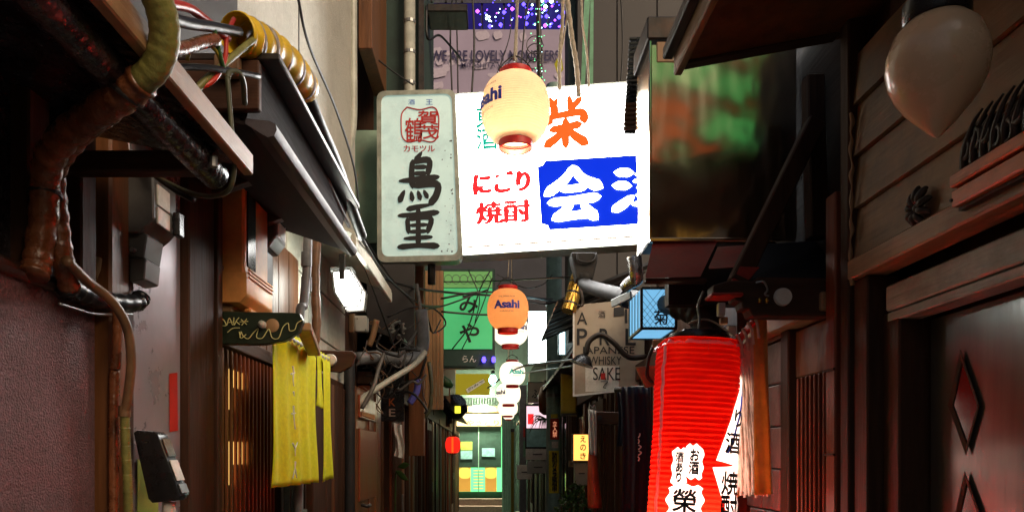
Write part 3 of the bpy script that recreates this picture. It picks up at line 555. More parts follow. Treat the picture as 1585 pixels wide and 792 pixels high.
# ---- white lit signboard
s2 = T('lit_signboard', 'bright white backlit signboard with blue 会津 panel, tilted over the alley', 'sign', P(850,385,4.3))
D_ = 4.3
wc = [(706,148),(1000,127),(1000,374),(718,392)]
MB().prism([P(p[0],p[1],D_+.02) for p in [(704,145),(1002,124),(1002,377),(716,395)]], (0,.16,0)).build('case', M('sign_frame'), s2)
MB().prism([P(p[0],p[1],D_) for p in wc], (0,.019,0)).build('face', M('white_lit'), s2)
MB().bar(P(718,383,D_-.004),P(1000,365,D_-.004),.012,.010,(0,0,1)).build('lower_strip', M('cloth_white'), s2)
d2 = D_-.003
bp_ = [(846,248),(1000,238),(1000,350),(850,356)]
poly = [(832,258),(840,256),(844,249),(1000,239),(1000,346),(850,356),(848,349),(838,346)]
MB().add([P(x, y, d2) for x, y in poly], [tuple(range(8))]).build('blue_panel', M('sign_blue_lit'), s2)
d2 = D_-.006
brush('kai', onQ(P(846,344,d2),P(930,338,d2),P(928,256,d2),P(846,262,d2),(0,-1,0)), M('white_lit'), s2)
brush('tsu', onQ(P(950,336,d2),P(1040,330,d2),P(1040,256,d2),P(950,262,d2),(0,-1,0)), M('white_lit'), s2)
brush('ei', onQ(P(843,230,d2),P(908,225,d2),P(904,150,d2),P(843,154,d2),(0,-1,0)), M('sign_orange_lit'), s2, wk=1.5)
text('にごり', onQ(P(733,303,d2),P(820,295,d2),P(820,262,d2),P(733,268,d2),(0,-1,0)), M('sign_red_lit'), s2, off=.03, bold=.02)
text('焼酎', onQ(P(738,348,d2),P(821,342,d2),P(820,308,d2),P(737,314,d2),(0,-1,0)), M('sign_red_lit'), s2, bold=.03)
text('東\n酒', onQ(P(738,232,d2),P(770,230,d2),P(768,164,d2),P(736,166,d2),(0,-1,0)), M('sign_teal_lit'), s2, bold=.02)
text('エイセン', onQ(P(907,226,d2),P(985,220,d2),P(985,208,d2),P(907,214,d2),(0,-1,0)), M('sign_pale_lit'), s2)
for px in (730,960): wire([(px,150,4.35),(px+4,60,4.4),(px-2,-60,4.45)], .006, 'black_cable', 'black steel hanger of the white lit signboard', 'hangers of the white signboard')

# ================================================================ LANTERNS along the alley
def lantern(px, py, D, hpx, wpx, pm, ang, label, bulb=0, bz=-.3, cap='lantern_red', txt='Asahi', tm='ink_blue', col=(1,.72,.40), ribs=22, vis=True):
    c = P(px, py, D); r = wpx/F*D/2; h = hpx/F*D*.88
    t = T('paper_lantern', label, 'lantern', c-V((0,0,h/2)), 'paper lanterns hung down the alley')
    def rad(z):                       # z in -1..1 of the body
        return r*(.44+.56*max(0,1-abs(z)**2.5)**.62)
    body = h*.84
    prof = []; n = ribs*4
    for i in range(n+1):
        z = -1+2*i/n; prof.append((rad(z)*(1-.012*abs(math.cos(math.pi*i/4))**3), z*body/2))
    MB().lathe(c, prof, 48, caps=False).build('paper_body', M(pm), t, smooth=True)
    for s in (-1, 1):
        z = s*body/2; MB().lathe(c+V((0,0,z)), [(r*.455,-.004),(r*.47,0),(r*.47,s*h*.075),(r*.455,s*h*.08)], 32, caps=False).build('rim', M(cap), t, smooth='auto', thick=.004)
    MB().lathe(c+V((0,0,body/2+h*.06)), [(r*.45,0),(r*.45,.004)], 24).build('top_disc', M('dark_wood'), t)
    MB().tube([c+V((-r*.5,0,body/2+h*.08)),c+V((-r*.3,0,body/2+h*.2)),c+V((0,0,body/2+h*.27)),c+V((r*.3,0,body/2+h*.2)),c+V((r*.5,0,body/2+h*.08))], .004, 6).build('bail', M('iron'), t, smooth=True)
    if bulb:
        l = bpy.data.lights.new('bulb', 'POINT'); l.energy = bulb; l.color = col; l.shadow_soft_size = .03
        lo = bpy.data.objects.new('bulb', l); C.objects.link(lo); lo.parent = t; lo.location = c+V((0,0,bz*h))-ORG[t.name]
    def on(a0, a1, z0, z1):
        def fn(u, v, k=0):
            a = ang+a0+(a1-a0)*u; z = z0+(z1-z0)*v; q = rad(z)*1.0+.003+.0005*k
            return c+V((math.sin(a)*q, -math.cos(a)*q, z*body/2))
        return fn
    if txt and wpx > 34:
        text(txt, on(-.62,.62,-.12,.30), M(tm), t, off=.03, bold=.008)
        text('KARAKUCHI', on(-.32,.32,-.30,-.22), M('ink_grey'), t); text('THE JAPAN BEER', on(-.42,.42,.42,.52), M('ink_grey'), t)
    q = c+V((0,0,body/2+h*.27)); MB().tube([q, q+V((.01,0,.3)), q+V((-.005,0,1.3))], .0035, 5).build('cord', M('rope'), t, smooth=True)
    return q
tops = []
tops.append(lantern(798,170,3.5,136,106,'paper_warm',-1.05,'large warm paper lantern with blue Asahi lettering before the white signboard', bulb=4.0, bz=-.36, ribs=28))
tops.append(lantern(786,479,5.8,82,64,'paper_orange',-.08,'orange paper lantern with blue Asahi lettering beside the green signboard', bulb=.7, bz=-.1, col=(1,.62,.3)))
tops.append(lantern(790,510,6.9,64,55,'paper_white',.5,'white glowing lantern half hidden behind the orange lantern'))
tops.append(lantern(793,578,9.4,48,40,'paper_white',.35,'round white glowing lantern with faint teal lettering', tm='sign_teal_lit'))
tops.append(lantern(787,609,10.6,44,38,'paper_white',-.9,'white glowing lantern directly under the round white lantern'))
tops.append(lantern(786,631,13,32,31,'paper_white',0,'small white lantern under the two white glowing lanterns', txt=None))
tops.append(lantern(787,641,16,20,18,'paper_white',0,'tiny far lantern above the yellow bar', txt=None))

# ================================================================ ROPES AND CABLES overhead
rp = 'pale twisted ropes hanging above the white signboard'
for pts, r_ in (([(872,-20,3.9),(870,40,3.9),(866,90,3.92),(866,140,3.95)],.010),([(876,-20,3.9),(884,50,3.9),(892,100,3.92),(896,150,3.95)],.013),([(899,-20,4),(902,40,4),(908,80,4),(912,140,4)],.006),([(880,10,3.9),(874,50,3.9),(868,85,3.92)],.004),([(803,-20,3.5),(799,40,3.5),(796,95,3.5)],.006),([(798,-20,3.52),(800,50,3.52),(799,98,3.52)],.004)):
    tag(MB().tube([P(*p) for p in pts], lambda t, r_=r_: r_*(1+.15*math.sin(t*60)), 7, 10).build('rope', M('rope'), smooth=True), 'pale twisted rope hanging above the white signboard', 'rope', rp)
led = T('light_string', 'green fairy lights wound on a dark hanging cable', 'fairy lights', P(835,140,4.6))
MB().tube([P(833,-40,4.6),P(834,40,4.6),P(836,150,4.6)], .016, 8).build('cable', M('black_cable'), led, smooth=True)
rng = random.Random(11)
for k in range(70):
    q = P(835+rng.gauss(0,6), rng.uniform(-5,132), 4.6+rng.uniform(-.04,.04)); r_ = rng.uniform(.002,.0045)
    MB().lathe(q, [(.0005,-r_),(r_,0),(.0005,r_)], 5).build('bulb', M('led_green' if rng.random() < .8 else 'led_ice'), led)
for k in range(4):
    pts = [(828+8*math.cos(a*.9+k)*1.6, 70+k*12+14*math.sin(a*.9+k), 4.5) for a in range(8)]
    MB().tube([P(*p) for p in pts], .003, 5).build('loop', M('black_cable'), led)
tag(MB().add([P(858,100,4.55),P(868,80,4.55),P(872,108,4.55),P(864,118,4.55)], [(0,1,2,3)]).build('hanging_leaf', M('yellow_dim'), thick=.003), 'yellow green plastic leaf beside the fairy lights', 'decoration')
CL = ['main black cable from the eave across the green signboard to the pole', 'black cable from the power cable down to the green signboard', 'black cable along the top band of the green signboard', 'black cable crossing the green signboard above its writing', 'thick black cable crossing the green signboard below its first character', 'black cable rising over the green signboard towards the orange lantern', 'black cable coiled in a ring beside the green signboard', 'black cable hanging in a point inside the cable ring', 'black cable slanting steeply over the green signboard face', 'second slanting cable close to the orange lantern', 'short black cable curving beside the characters on the green signboard', 'black cable passing in front of the mint wall panel', 'long black cable hanging down the pale plaster wall', 'black cable under the black lettered signboard towards the round vent', 'hair thin stay wire dropping past the floodlight', 'thin cable from the red panel to the pale vertical pipe', 'black cable hanging before the violet banner beside its twin', 'thinner twin of the cable hanging before the violet banner', 'black cable hanging just left of the large warm lantern cord', 'thin cable slanting behind the large warm lantern', 'black cable curling below the dark wall box', 'black cable from the green pole back to the orange lantern', 'thin cable from the hopper to the orange lantern', 'thick black cable from the cream signboard to the white lanterns', 'thinner cable under the thick one at the cream signboard']
for (pts, r_), lb in zip((
  ([(540,395,4.2),(580,425,5),(640,445,5.6),(690,452,6.2),(760,457,6.6),(855,463,8.6)],.010),
  ([(560,370,3.4),(600,430,4.5),(650,470,5.5),(683,474,6.3)],.008),
  ([(683,436,6.5),(760,435,6.6),(890,428,5)],.006),([(683,462,6.4),(740,452,6.5),(800,456,6.8),(870,470,8)],.009),
  ([(683,482,6.4),(730,486,6.5),(765,487,6.6)],.009),([(650,480,5.8),(690,472,6.3),(755,448,6.5)],.007),
  ([(600,490,5.4),(640,475,5.6),(672,478,6),(690,500,6.2),(672,515,6),(660,500,5.8),(648,480,5.6)],.007),
  ([(657,475,5.8),(664,498,5.8),(671,515,5.9),(682,495,6)],.006),
  ([(700,540,6.6),(725,505,6.6),(742,450,6.6),(758,420,6.6)],.006),([(715,540,6.6),(740,490,6.6),(762,430,6.6)],.005),([(725,418,6.6),(742,460,6.6),(735,500,6.6)],.005),
  ([(510,265,4.4),(560,360,4.6),(605,430,5.2),(640,470,5.5)],.005),([(460,-10,2.9),(478,70,3.1),(520,170,3.6),(548,260,4.0),(556,330,4.2),(562,372,4.3)],.006),
  ([(560,372,4.3),(575,440,4.6),(600,510,5),(612,545,5.2)],.004),([(558,400,3.9),(590,480,4.4),(612,540,4.9)],.0025),
  ([(575,85,5.5),(610,112,5.5),(640,132,5.5)],.006),([(700,0,7),(697,60,7),(700,150,7)],.008),([(706,0,7),(708,80,7),(709,150,7)],.007),([(818,0,6),(812,40,6),(806,110,6)],.006),([(790,20,6),(788,60,6),(760,140,6)],.004),
  ([(660,10,6),(662,60,6),(680,55,6.2),(700,75,6.4),(712,90,6.6)],.010),([(870,466,8),(840,470,8),(800,462,7)],.006),
  ([(855,425,7),(840,440,7),(812,445,6.8),(770,425,6.6)],.004),([(900,555,5),(860,560,7),(800,570,9),(755,600,11)],.012),([(895,565,5),(845,572,8),(790,580,10)],.008)), CL):
    wire(pts, r_, 'black_cable', lb)
rng = random.Random(21)
for k in range(26):                        # tangle under the signboard on the left
    x, y = rng.uniform(553,640), rng.uniform(500,600); D0 = rng.uniform(4.9,5.5); pts = []
    for j in range(5):
        pts.append((x, y, D0)); x += rng.uniform(-26,34); y += rng.uniform(-24,26); x = min(max(x,552),660); y = min(max(y,490),640)
    mk = rng.choice(['black_cable','black_cable','grey_cable','brown_cable']); wire(pts, rng.choice([.004,.006,.009,.012]), mk, mk.split('_')[0]+' cable in the tangle under the black lettered signboard', mk.split('_')[0]+' tangled cables on the left wall')
for pts, r_, m_, lb in (
  ([(548,640,4.85),(560,618,4.85),(600,590,4.9),(640,565,5.0),(658,545,5.1)],.020,'pvc','long pale conduit slanting up the left wall'),
  ([(560,632,4.83),(578,598,4.85),(586,570,4.9),(595,545,4.95)],.014,'grey_cable','grey conduit branching off the pale slanting conduit'),
  ([(540,545,4.5),(541,640,4.5),(541,1080,4.5)],.034,'drain_grey','stout grey pipe standing beside the curtain bracket'),
  ([(552,555,5),(590,552,5.1),(630,556,5.2),(650,545,5.3),(655,520,5.3),(652,480,5.3)],.045,'pvc_grey','fat grey duct pipe bending up beside the brown column'),
  ([(645,440,5.4),(650,480,5.35),(646,510,5.3),(628,538,5.2),(618,550,5.1)],.014,'grey_cable','grey cable drooping in front of the round vent'),
  ([(647,586,5.6),(645,605,5.6),(634,624,5.6)],.026,'hose_blue','short bright blue hose hanging among the cables'),
  ([(664,560,6),(668,600,6),(664,635,6),(652,650,6)],.016,'olive_cable','olive hose looping down beside the blue hose'),
  ([(583,495,5.2),(577,520,5.2),(571,535,5.2)],.022,'tan_wood','short tan pipe stub slanting before the round vent')):
    tag(MB().tube([P(*p) for p in pts], r_, 10).build('conduit', M(m_), smooth=True), lb, 'pipe')
tag(MB().box(P(540,478,4.7),P(549,515,4.74)).build('wood_block', M('tan_wood'), bevel=.004), 'tan wood block beside the pale junction box', 'wood block')
# ---- left middle shop fronts
def front(name, label, side, y0, y1, H, seed, mats, top=2.0, up='dark_wood', door=True):
    rg = random.Random(seed); x = side*.9; t = T(name, label, 'house', (x,(y0+y1)/2,0))
    MB().box((side*4,y0,0),(side*.95,y1,H)).build('wall', M(up), t)
    y = y0+.02
    while y < y1-.05:
        w_ = rg.uniform(.05,.16)
        if y+w_ > y1: break
        m_ = rg.choice(mats); pr = rg.uniform(0,.05)
        if rg.random() < .16:
            MB().box((side*.95,y,.05),(side*(.90),y+w_*2-.01,top-.1)).build('dark_pane', M('smoke_glass'), t); w_ *= 2
        else: MB().box((side*.95,y,.03),(side*(.905-pr),y+w_-.008,top)).build('board', M(m_), t, bevel=.003)
        y += w_
    for z in (.0,top+.004): MB().box((side*.95,y0,z),(side*.85,y1,z+.09)).build('rail', M('dark_wood_h'), t, bevel=.004)
    if door:
        yc = (y0+y1)/2; d = MB().box((side*.885,yc-.35,.1),(side*.845,yc+.35,top-.06)).build('door', M(mats[0]), t, bevel=.004)
        for k in range(7): MB().box((side*.846,yc-.30+k*.088,.5),(side*.832,yc-.28+k*.088,top-.16)).build('slat', M('dark_wood'), d, bevel=.002)
        MB().box((side*.846,yc+.30,1.0),(side*.825,yc+.325,1.14)).build('handle', M('galvanised'), d, bevel=.003)
    MB().prism([(side*.95,y0,top+.42),(side*.62,y0,top+.30),(side*.62,y0,top+.33),(side*.95,y0,top+.46)], (0,y1-y0,0)).build('eave', M('iron'), t)
    return t
wd = ['red_wood','brown_wood','dark_wood','tan_wood','dark_wood','drain_grey']
front('shop_house', 'narrow reddish timber shop front beside the stout grey pipe', -1, 5.2, 7.9, 2.88, 4, ['red_wood','brown_wood','dark_wood','brown_wood'])
front('shop_house', 'dark timber shop front behind the small red lantern', -1, 8.02, 11.9, 4.9, 5, ['dark_wood','dark_wood','brown_wood','iron'])
front('shop_house', 'far brown timber shop front next to the glowing doorway', -1, 12.0, 19.3, 5.0, 6, wd)
hs = T('hanging_sign', 'black hanging sign with the letters SAKE running downwards', 'sign', P(607,652,5.5))
MB().box(P(590,560,5.5),P(626,652,5.53)).build('board', M('black_plastic'), hs, bevel=.004)
for ch, py, m_ in (('S',582,'ink_grey'),('A',604,'ink_grey'),('K',622,'board_red'),('E',638,'rope_pink')): text(ch, onD(602,py-6,612,py+6,5.495), M(m_), hs, off=.01)
tag(MB().prism([P(553,634,4.9),P(580,642,4.9),P(580,650,4.9),P(553,641,4.9)],(0,.03,0)).build('wood_plate', M('tan_wood_h'), bevel=.003), 'small tan wooden plate under the slanting conduits', 'wood plate')
dp = T('house_door', 'brown panelled wooden door behind the stout grey pipe', 'door', (-.88,5.2,0))
y0 = DX(552,-.87); y1 = DX(583,-.87)
MB().box((-.93,y0,0),(-.875,y1,1.95)).build('leaf', M('brown_wood'), dp, bevel=.004)
for za, zb in ((1.75,1.9),(1.2,1.68),(.5,1.05)): MB().box((-.876,y0+.08,za),(-.862,y1-.08,zb)).build('inset_panel', M('red_wood'), dp, bevel=.004)
MB().tube([(-.86,y0+.12,1.18),(-.82,y0+.12,1.17),(-.82,y0+.22,1.17)], .012, 8).build('handle', M('iron'), dp, smooth=True)
tag(MB().grid(lambda u, v: P(610+14*u+2*math.sin(v*5), 705-52*v+4*u, 5.7)+V((0,.02*math.sin(u*9+v*4),0)), 6, 8).build('posted_leaflet', M('chalk_white'), thick=.002), 'torn pale leaflets hung below the SAKE sign', 'leaflet')
lf = T('potted_leaf', 'broad green leaves sticking out beside the dark shop front', 'plant', P(622,745,5.9))
for a, b, c_ in ((( 612,728),(632,742),6),((616,722),(634,718),5)):
    MB().grid(lambda u, v: P(a[0]+(b[0]-a[0])*u, a[1]+(b[1]-a[1])*u+(v-.5)*c_*2*math.sin(math.pi*min(max(u,.03),.97)), 5.9-.05*u), 8, 4).build('leaf', M('leaf'), lf, smooth=True, thick=.002)
MB().tube([P(614,728,5.93),P(612,760,5.95),P(612,1000,5.97)], .006, 6).build('stem', M('leaf'), lf, smooth=True)
MB().lathe(V((U(612,5.97),5.97,0)), [(.09,0),(.12,.16),(.12,.2)], 16).build('pot', M('pot'), lf, smooth='auto')
rl = T('red_lantern', 'small plain red lantern on a chain before the dark timber front', 'lantern', P(701,700,9.5)); c0 = P(701,688,9.5)
MB().lathe(c0, [(.045,-.105),(.078,-.09),(.098,-.03),(.098,.03),(.078,.09),(.045,.105)], 24).build('body', M('red_glow'), rl, smooth=True)
for s in (-1,1): MB().lathe(c0+V((0,0,s*.112)), [(.04,-.01),(.04,.01)], 16).build('rim', M('gold'), rl)
MB().box(c0+V((-.012,-.10,-.10)),c0+V((.012,-.094,.10))).build('paper_strip', M('sign_orange_lit'), rl)
MB().tube([c0+V((0,0,.12)),c0+V((.01,0,.28)),c0+V((0,0,.4))], .008, 6).build('chain', M('iron'), rl)
sp = T('spot_lamp', 'black cowled lamp with a yellow label above the red lantern', 'lamp', P(700,650,9))
MB().lathe(P(703,630,9), [(.05,-.12),(.15,-.05),(.16,.06),(.09,.14)], 18, (.4,-.5,.5)).build('cowl', M('black_plastic'), sp, smooth='auto')
MB().box(P(704,628,8.8),P(713,639,8.82)).build('label', M('yellow_glow'), sp)
MB().tube([P(697,655,9),P(694,620,9),P(690,590,9)], .03, 8).build('arm', M('iron'), sp, smooth=True)
tag(MB().box(P(690,605,9.2),P(697,660,9.26)).build('timber_post', M('brown_wood'), bevel=.004), 'short brown timber post above the red lantern', 'post')
for (x0,y0_,x1,y1_,D0,lb) in ((690,588,697,624,8.6,'pale wooden tag hanging beside the green bracket'),(660,548,664,572,6.2,'narrow pale wooden tag beside the brown column')):
    tag(MB().prism([P(x0,y0_,D0),P(x1,y0_,D0),P(x1,y1_,D0),P((x0+x1)/2,y1_-4,D0),P(x0,y1_-9,D0)],(0,.015,0)).build('wood_tag', M('tan_wood'), bevel=.002), lb, 'tag')
tag(MB().lathe(P(688,590,7.6), [(.03,-.10),(.055,-.08),(.05,.05),(.02,.10)], 14, (.8,0,-.5)).build('green_lamp', M('green_cable'), smooth=True), 'dark green bottle shaped lamp under the green signboard', 'lamp')
tag(MB().prism([P(668,590,8),P(694,590,8),P(694,612,8),P(668,612,8)],(0,.05,0)).build('green_plate', M('mint_wall'), bevel=.004), 'mint green metal plate under the dark green lamp', 'plate')
# ---- green signboard
gs = T('green_signboard', 'green lit signboard with black hiragana みや and a dark lower panel', 'sign', P(724,570,6.7))
D_ = 6.7
MB().box(P(682,416,D_+.012),P(766,572,D_+.12)).build('case', M('green_panel'), gs, bevel=.005)
MB().box(P(687,446,D_),P(762,540,D_+.01)).build('face', M('green_lit'), gs)
MB().box(P(687,420,D_),P(762,445,D_+.01)).build('upper_band', M('green_pale_lit'), gs)
for k in range(6): MB().tube([P(694+k*12+6*math.cos(a), 432+7*math.sin(a), D_-.003) for a in [j*math.pi/5 for j in range(11)]], .0025, 4, 2).build('ring_print', M('ink_grey'), gs)
text('み', onD(711,456,740,484,D_-.003), M('ink'), gs, off=.02); text('や', onD(711,500,742,530,D_-.003), M('ink'), gs, off=.02)
MB().prism([P(687,544,D_),P(742,544,D_),P(741,562,D_),P(736,567,D_),P(687,566,D_)],(0,.01,0)).build('lower_panel', M('green_panel'), gs)
text('らん', onD(716,550,737,560,D_-.003), M('chalk_white'), gs)
for px in (749,764): MB().lathe(P(px,557,D_-.02), [(.012,-.02),(.02,0),(.012,.03)], 10).build('blue_lamp', M('led_blue'), gs, smooth=True)
# ================================================================ RIGHT, NEAR: house with the diamond door
XR = .9
H1 = T('diamond_door_house', 'plank sided bar front with dark lacquered door and carved trim', 'house', (XR,1.0,0))
MB().box((.955,-.5,2.02),(4,1.88,2.64)).build('wall', M('dark_wood'), H1)
z = 1.985; k = 0
while z < 2.5:                             # horizontal siding boards
    MB().prism([(XR,-.5,z),(XR+.012,-.5,z+.127),(.954,-.5,z+.127),(.954,-.5,z)], (0,2.36,0)).build('siding_board', M('siding'), H1); z += .130
MB().box((XR-.012,1.845,0),(.955,1.89,2.66)).build('corner_post', M('dark_wood'), H1, bevel=.004)
mb = MB(); rng = random.Random(8); pts = [P(1318+rng.uniform(-2,2), 175+i*14, 1.83) for i in range(20)]
tag(mb.tube(pts, lambda t: .004+.002*math.sin(t*40), 6, 3).build('sealant_strip', M('tan_wood'), smooth=True), 'ragged tan sealant strip down the corner of the planked wall', 'strip')
# lintels
MB().box((XR-.018,-.5,1.935),(.955,1.84,1.984)).build('lintel', M('tan_wood_h'), H1, bevel=.004)
MB().box((XR+.03,-.5,1.84),(.99,1.75,1.90)).build('door_head', M('grey_wood_h'), H1, bevel=.004)
MB().box((XR+.034,-.5,1.815),(.99,1.75,1.837)).build('door_head', M('grey_wood_h'), H1, bevel=.003)
MB().box((XR,1.775,0),(.98,1.842,1.934)).build('door_jamb', M('dark_wood'), H1, bevel=.004)
MB().box((XR+.035,1.70,0),(1.02,1.772,1.838)).build('door_jamb', M('dark_wood'), H1, bevel=.004)
MB().box((1.03,-.5,0),(4,1.88,2.02)).build('inner_wall', M('dark_wood'), H1)
# door leaf with diamond openings
XD = 1.0
yv = lambda px: DX(px, XD)
dl = MB().box((XD,.35,.02),(XD+.03,1.69,1.812)).build('door', M('door_lacquer'), H1, bevel=.003)
for (cx_, top, bot, lf_, rt, mid) in ((1495,541,704,1472,1521,627),(1502,729,900,1478,1530,815)):
    q = [W(cx_-4,top,XD), W(rt,mid,XD), W(cx_+5,bot,XD), W(lf_,mid,XD)]; c0 = sum(q, V())/4
    fr = MB(); qi = [c0+(p-c0)*.80 for p in q]
    fr.add([p+V((-.006,0,0)) for p in q]+[p+V((-.003,0,0)) for p in qi]+[p+V((-.0005,0,0)) for p in qi], [(i,(i+1)%4,4+(i+1)%4,4+i) for i in range(4)]+[(4+i,4+(i+1)%4,8+(i+1)%4,8+i) for i in range(4)])
    f = fr.build('diamond_frame', M('dark_wood'), dl, thick=.001)
    MB().add([p+V((-.002,0,0)) for p in qi], [(0,1,2,3)]).build('glass', M('smoke_glass'), dl)
MB().box((XD-.012,.55,.95),(XD-.001,.58,1.25)).build('pull_handle', M('galvanised'), dl, bevel=.003)
# carved sign board and carvings
cb = T('carved_board', 'weathered red name board under scroll carvings above the lacquered door', 'carved board', (.87,1.2,1.95))
y1 = DX(1475,.86)
MB().box((.852,.2,1.998),(.885,y1,2.022)).build('rail', M('board_red'), cb, bevel=.003)
MB().box((.856,.2,1.962),(.885,y1,1.993)).build('rail', M('board_red'), cb, bevel=.003)
MB().box((.868,.2,1.955),(.888,y1-.004,2.03)).build('backing', M('dark_wood_h'), cb)
MB().lathe((.851,y1-.012,1.972), [(.003,0),(.003,.004)], 8, (-1,0,0)).build('nail', M('iron'), cb)
rng = random.Random(4)
for k in range(16):
    y = y1-.03-k*.027; a0 = rng.uniform(0,6); pts = []
    for j in range(16):
        a = a0+j*.62; rr_ = .006+.0016*j; pts.append((.872-.006*math.sin(j*.4), y+math.cos(a)*rr_, 2.062+math.sin(a)*rr_*1.2+.012*math.sin(k*1.3)))
    MB().tube(pts, lambda t: .0065-.003*t, 7, 4).build('scroll', M('carved'), cb, smooth=True)
    MB().tube([(.875,y+.02,2.028),(.866,y+.006,2.06),(.870,y-.012,2.10),(.876,y-.03,2.12)], lambda t: .008-.006*t, 7, 5).build('scroll_leaf', M('carved'), cb, smooth=True)
cf = T('carved_flower', 'dark carved leaf ornament on the plank wall above the lintel', 'ornament', W(1425,350,.89))
c0 = W(1424,322,.893)
for k in range(9):
    a = k*.7+.2; e = V((0,math.cos(a),math.sin(a)))
    MB().tube([c0+e*.006, c0+e*.02+V((-.012,0,0)), c0+e*.036+V((-.004,0,.004)), c0+e*.044], lambda t: .008*math.sin(math.pi*min(.97,.15+.8*t)), 7, 5).build('petal', M('carved'), cf, smooth=True)
MB().lathe(c0, [(.012,0),(.011,.008),(.004,.014)], 12, (-1,0,0)).build('centre', M('carved'), cf, smooth=True)
# near eave
ev = T('awning', 'dark plank eave with orange lit edge over the lacquered door', 'awning', (.7,.8,2.5))
MB().prism([(.50,1.0,2.515),(.955,1.0,2.60),(.955,1.0,2.625),(.50,1.0,2.54)], (0,.94,0)).build('soffit', M('brown_wood'), ev)
MB().box((.478,1.0,2.50),(.499,1.95,2.565)).build('fascia', M('tan_wood_h'), ev, bevel=.003)
MB().box((.45,1.0,2.545),(.477,1.955,2.575)).build('edge_strip', M('iron'), ev, bevel=.003)
MB().box((.50,1.90,2.508),(.90,1.938,2.535)).rot(R(-10.5),(0,1,0),(.5,1.9,2.51)).build('end_rail', M('dark_wood_x'), ev, bevel=.003)
# globe lamp
gl = T('globe_lamp', 'cream teardrop glass lamp, unlit, in a black holder over the door', 'lamp', P(1450,207,1.25)); c0 = P(1450,115,1.25)
MB().lathe(c0, [(0.0376, 0.093), (0.047, 0.088), (0.0658, 0.068), (0.0771, 0.036), (0.079, 0.012), (0.0743, -0.012), (0.0639, -0.036), (0.0498, -0.057), (0.0338, -0.076), (0.0179, -0.093), (0.0066, -0.104), (0.0009, -0.108)], 40).build('glass_globe', M('lamp_glass'), gl, smooth=True)
MB().lathe(c0+V((0,0,.088)), [(.050,0),(.052,.004),(.052,.034),(.042,.040),(.03,.06)], 32).build('holder', M('black_plastic'), gl, smooth='auto')
MB().tube([c0+V((0,0,.145)),c0+V((.02,0,.2)),V((.9,1.25,c0.z+.2))], .012, 8).build('arm', M('iron'), gl, smooth=True)

# ================================================================ RIGHT: lattice door house, metal duct, red lantern
H2 = T('lattice_house', 'brown timber bar front with slatted door behind the rope curtain', 'house', (XR,2.4,0))
MB().box((.965,1.89,0),(4,3.3,2.9)).build('wall', M('eave_dark'), H2)
MB().box((XR-.02,1.90,0),(.965,1.955,2.18)).build('door_post', M('red_wood'), H2, bevel=.004)
for z_ in (.3,.75,1.2,1.5,1.72): MB().box((XR-.026,1.897,z_),(XR-.0205,1.957,z_+.006)).build('post_joint', M('dark_wood'), H2)
MB().box((XR-.03,1.957,1.885),(.965,2.62,1.935)).build('lintel', M('tan_wood_h'), H2, bevel=.004)
sd = MB().box((XR+.03,1.96,.02),(.962,2.24,1.88)).build('slatted_door', M('dark_wood'), H2)
MB().box((XR+.016,1.962,1.735),(XR+.0295,2.235,1.875)).build('head_panel', M('brown_wood'), sd, bevel=.003)
for k in range(9): MB().box((XR+.008,1.968+k*.029,.05),(XR+.0295,1.978+k*.029,1.73)).build('slat', M('red_wood'), sd, bevel=.002)
MB().box((XR-.005,2.24,0),(.962,2.30,1.883)).build('door_post', M('dark_wood'), H2, bevel=.004)
for j in range(7):
    for i in range(2):
        MB().box((XR+.004,2.302+i*.15+(j%2)*.03,.92+j*.135),(.962,2.302+i*.15+(j%2)*.03+.146,.92+j*.135+.131)).build('wall_block', M('tile_grey'), H2, bevel=.004)
MB().box((XR-.002,2.302,0),(.962,2.64,.917)).build('dado', M('red_wood'), H2, bevel=.003)
MB().box((XR+.01,2.302,1.87),(.963,2.64,1.884)).build('frieze', M('brown_wood'), H2)
MB().box((XR-.02,2.66,0),(.965,3.29,2.2)).build('side_wall', M('dark_wood'), H2)
# beam with a white knob
bm_ = T('eave_beam', 'dark projecting beam with a pale round plug and stepped end', 'beam', P(1210,490,1.98)); D_ = 1.97
MB().prism([P(1104,441,D_),P(1128,434,D_),P(1170,434,D_),P(1172,428,D_),P(1330,430,D_),P(1330,489,D_),P(1165,489,D_),P(1160,477,D_),P(1150,477,D_),P(1148,466,D_),P(1138,464,D_),P(1137,455,D_),P(1105,453,D_)], (0,.06,0)).build('beam', M('dark_wood_x'), bm_, bevel=.003)
MB().lathe(P(1212,459,D_-.004), [(.024,.004),(.022,-.006)], 24, (0,1,0)).build('round_plug', M('label_white'), bm_, smooth='auto')
MB().box(P(1278,454,D_-.006),P(1304,479,D_-.001)).build('square_plate', M('brown_wood'), bm_, bevel=.002)
MB().lathe(P(1295,466,D_-.008), [(.008,0),(.006,.01)], 10, (0,-1,0)).build('bolt', M('galvanised'), bm_)
MB().tube([P(1170,437,D_-.01),P(1182,436,D_-.015),P(1188,448,D_-.012),P(1184,455,D_-.012),P(1190,458,D_-.01)], .0028, 6).build('hook', M('galvanised'), bm_)
for px in (1176,1187): MB().lathe(P(px,465,D_-.015), [(.002,.008),(.005,0),(.003,-.006)], 10).build('bell', M('gold'), bm_, smooth=True)
MB().box(P(1102,452,D_-.02),P(1138,466,D_+.05)).build('end_block', M('soffit_lantern_red'), bm_, bevel=.003)
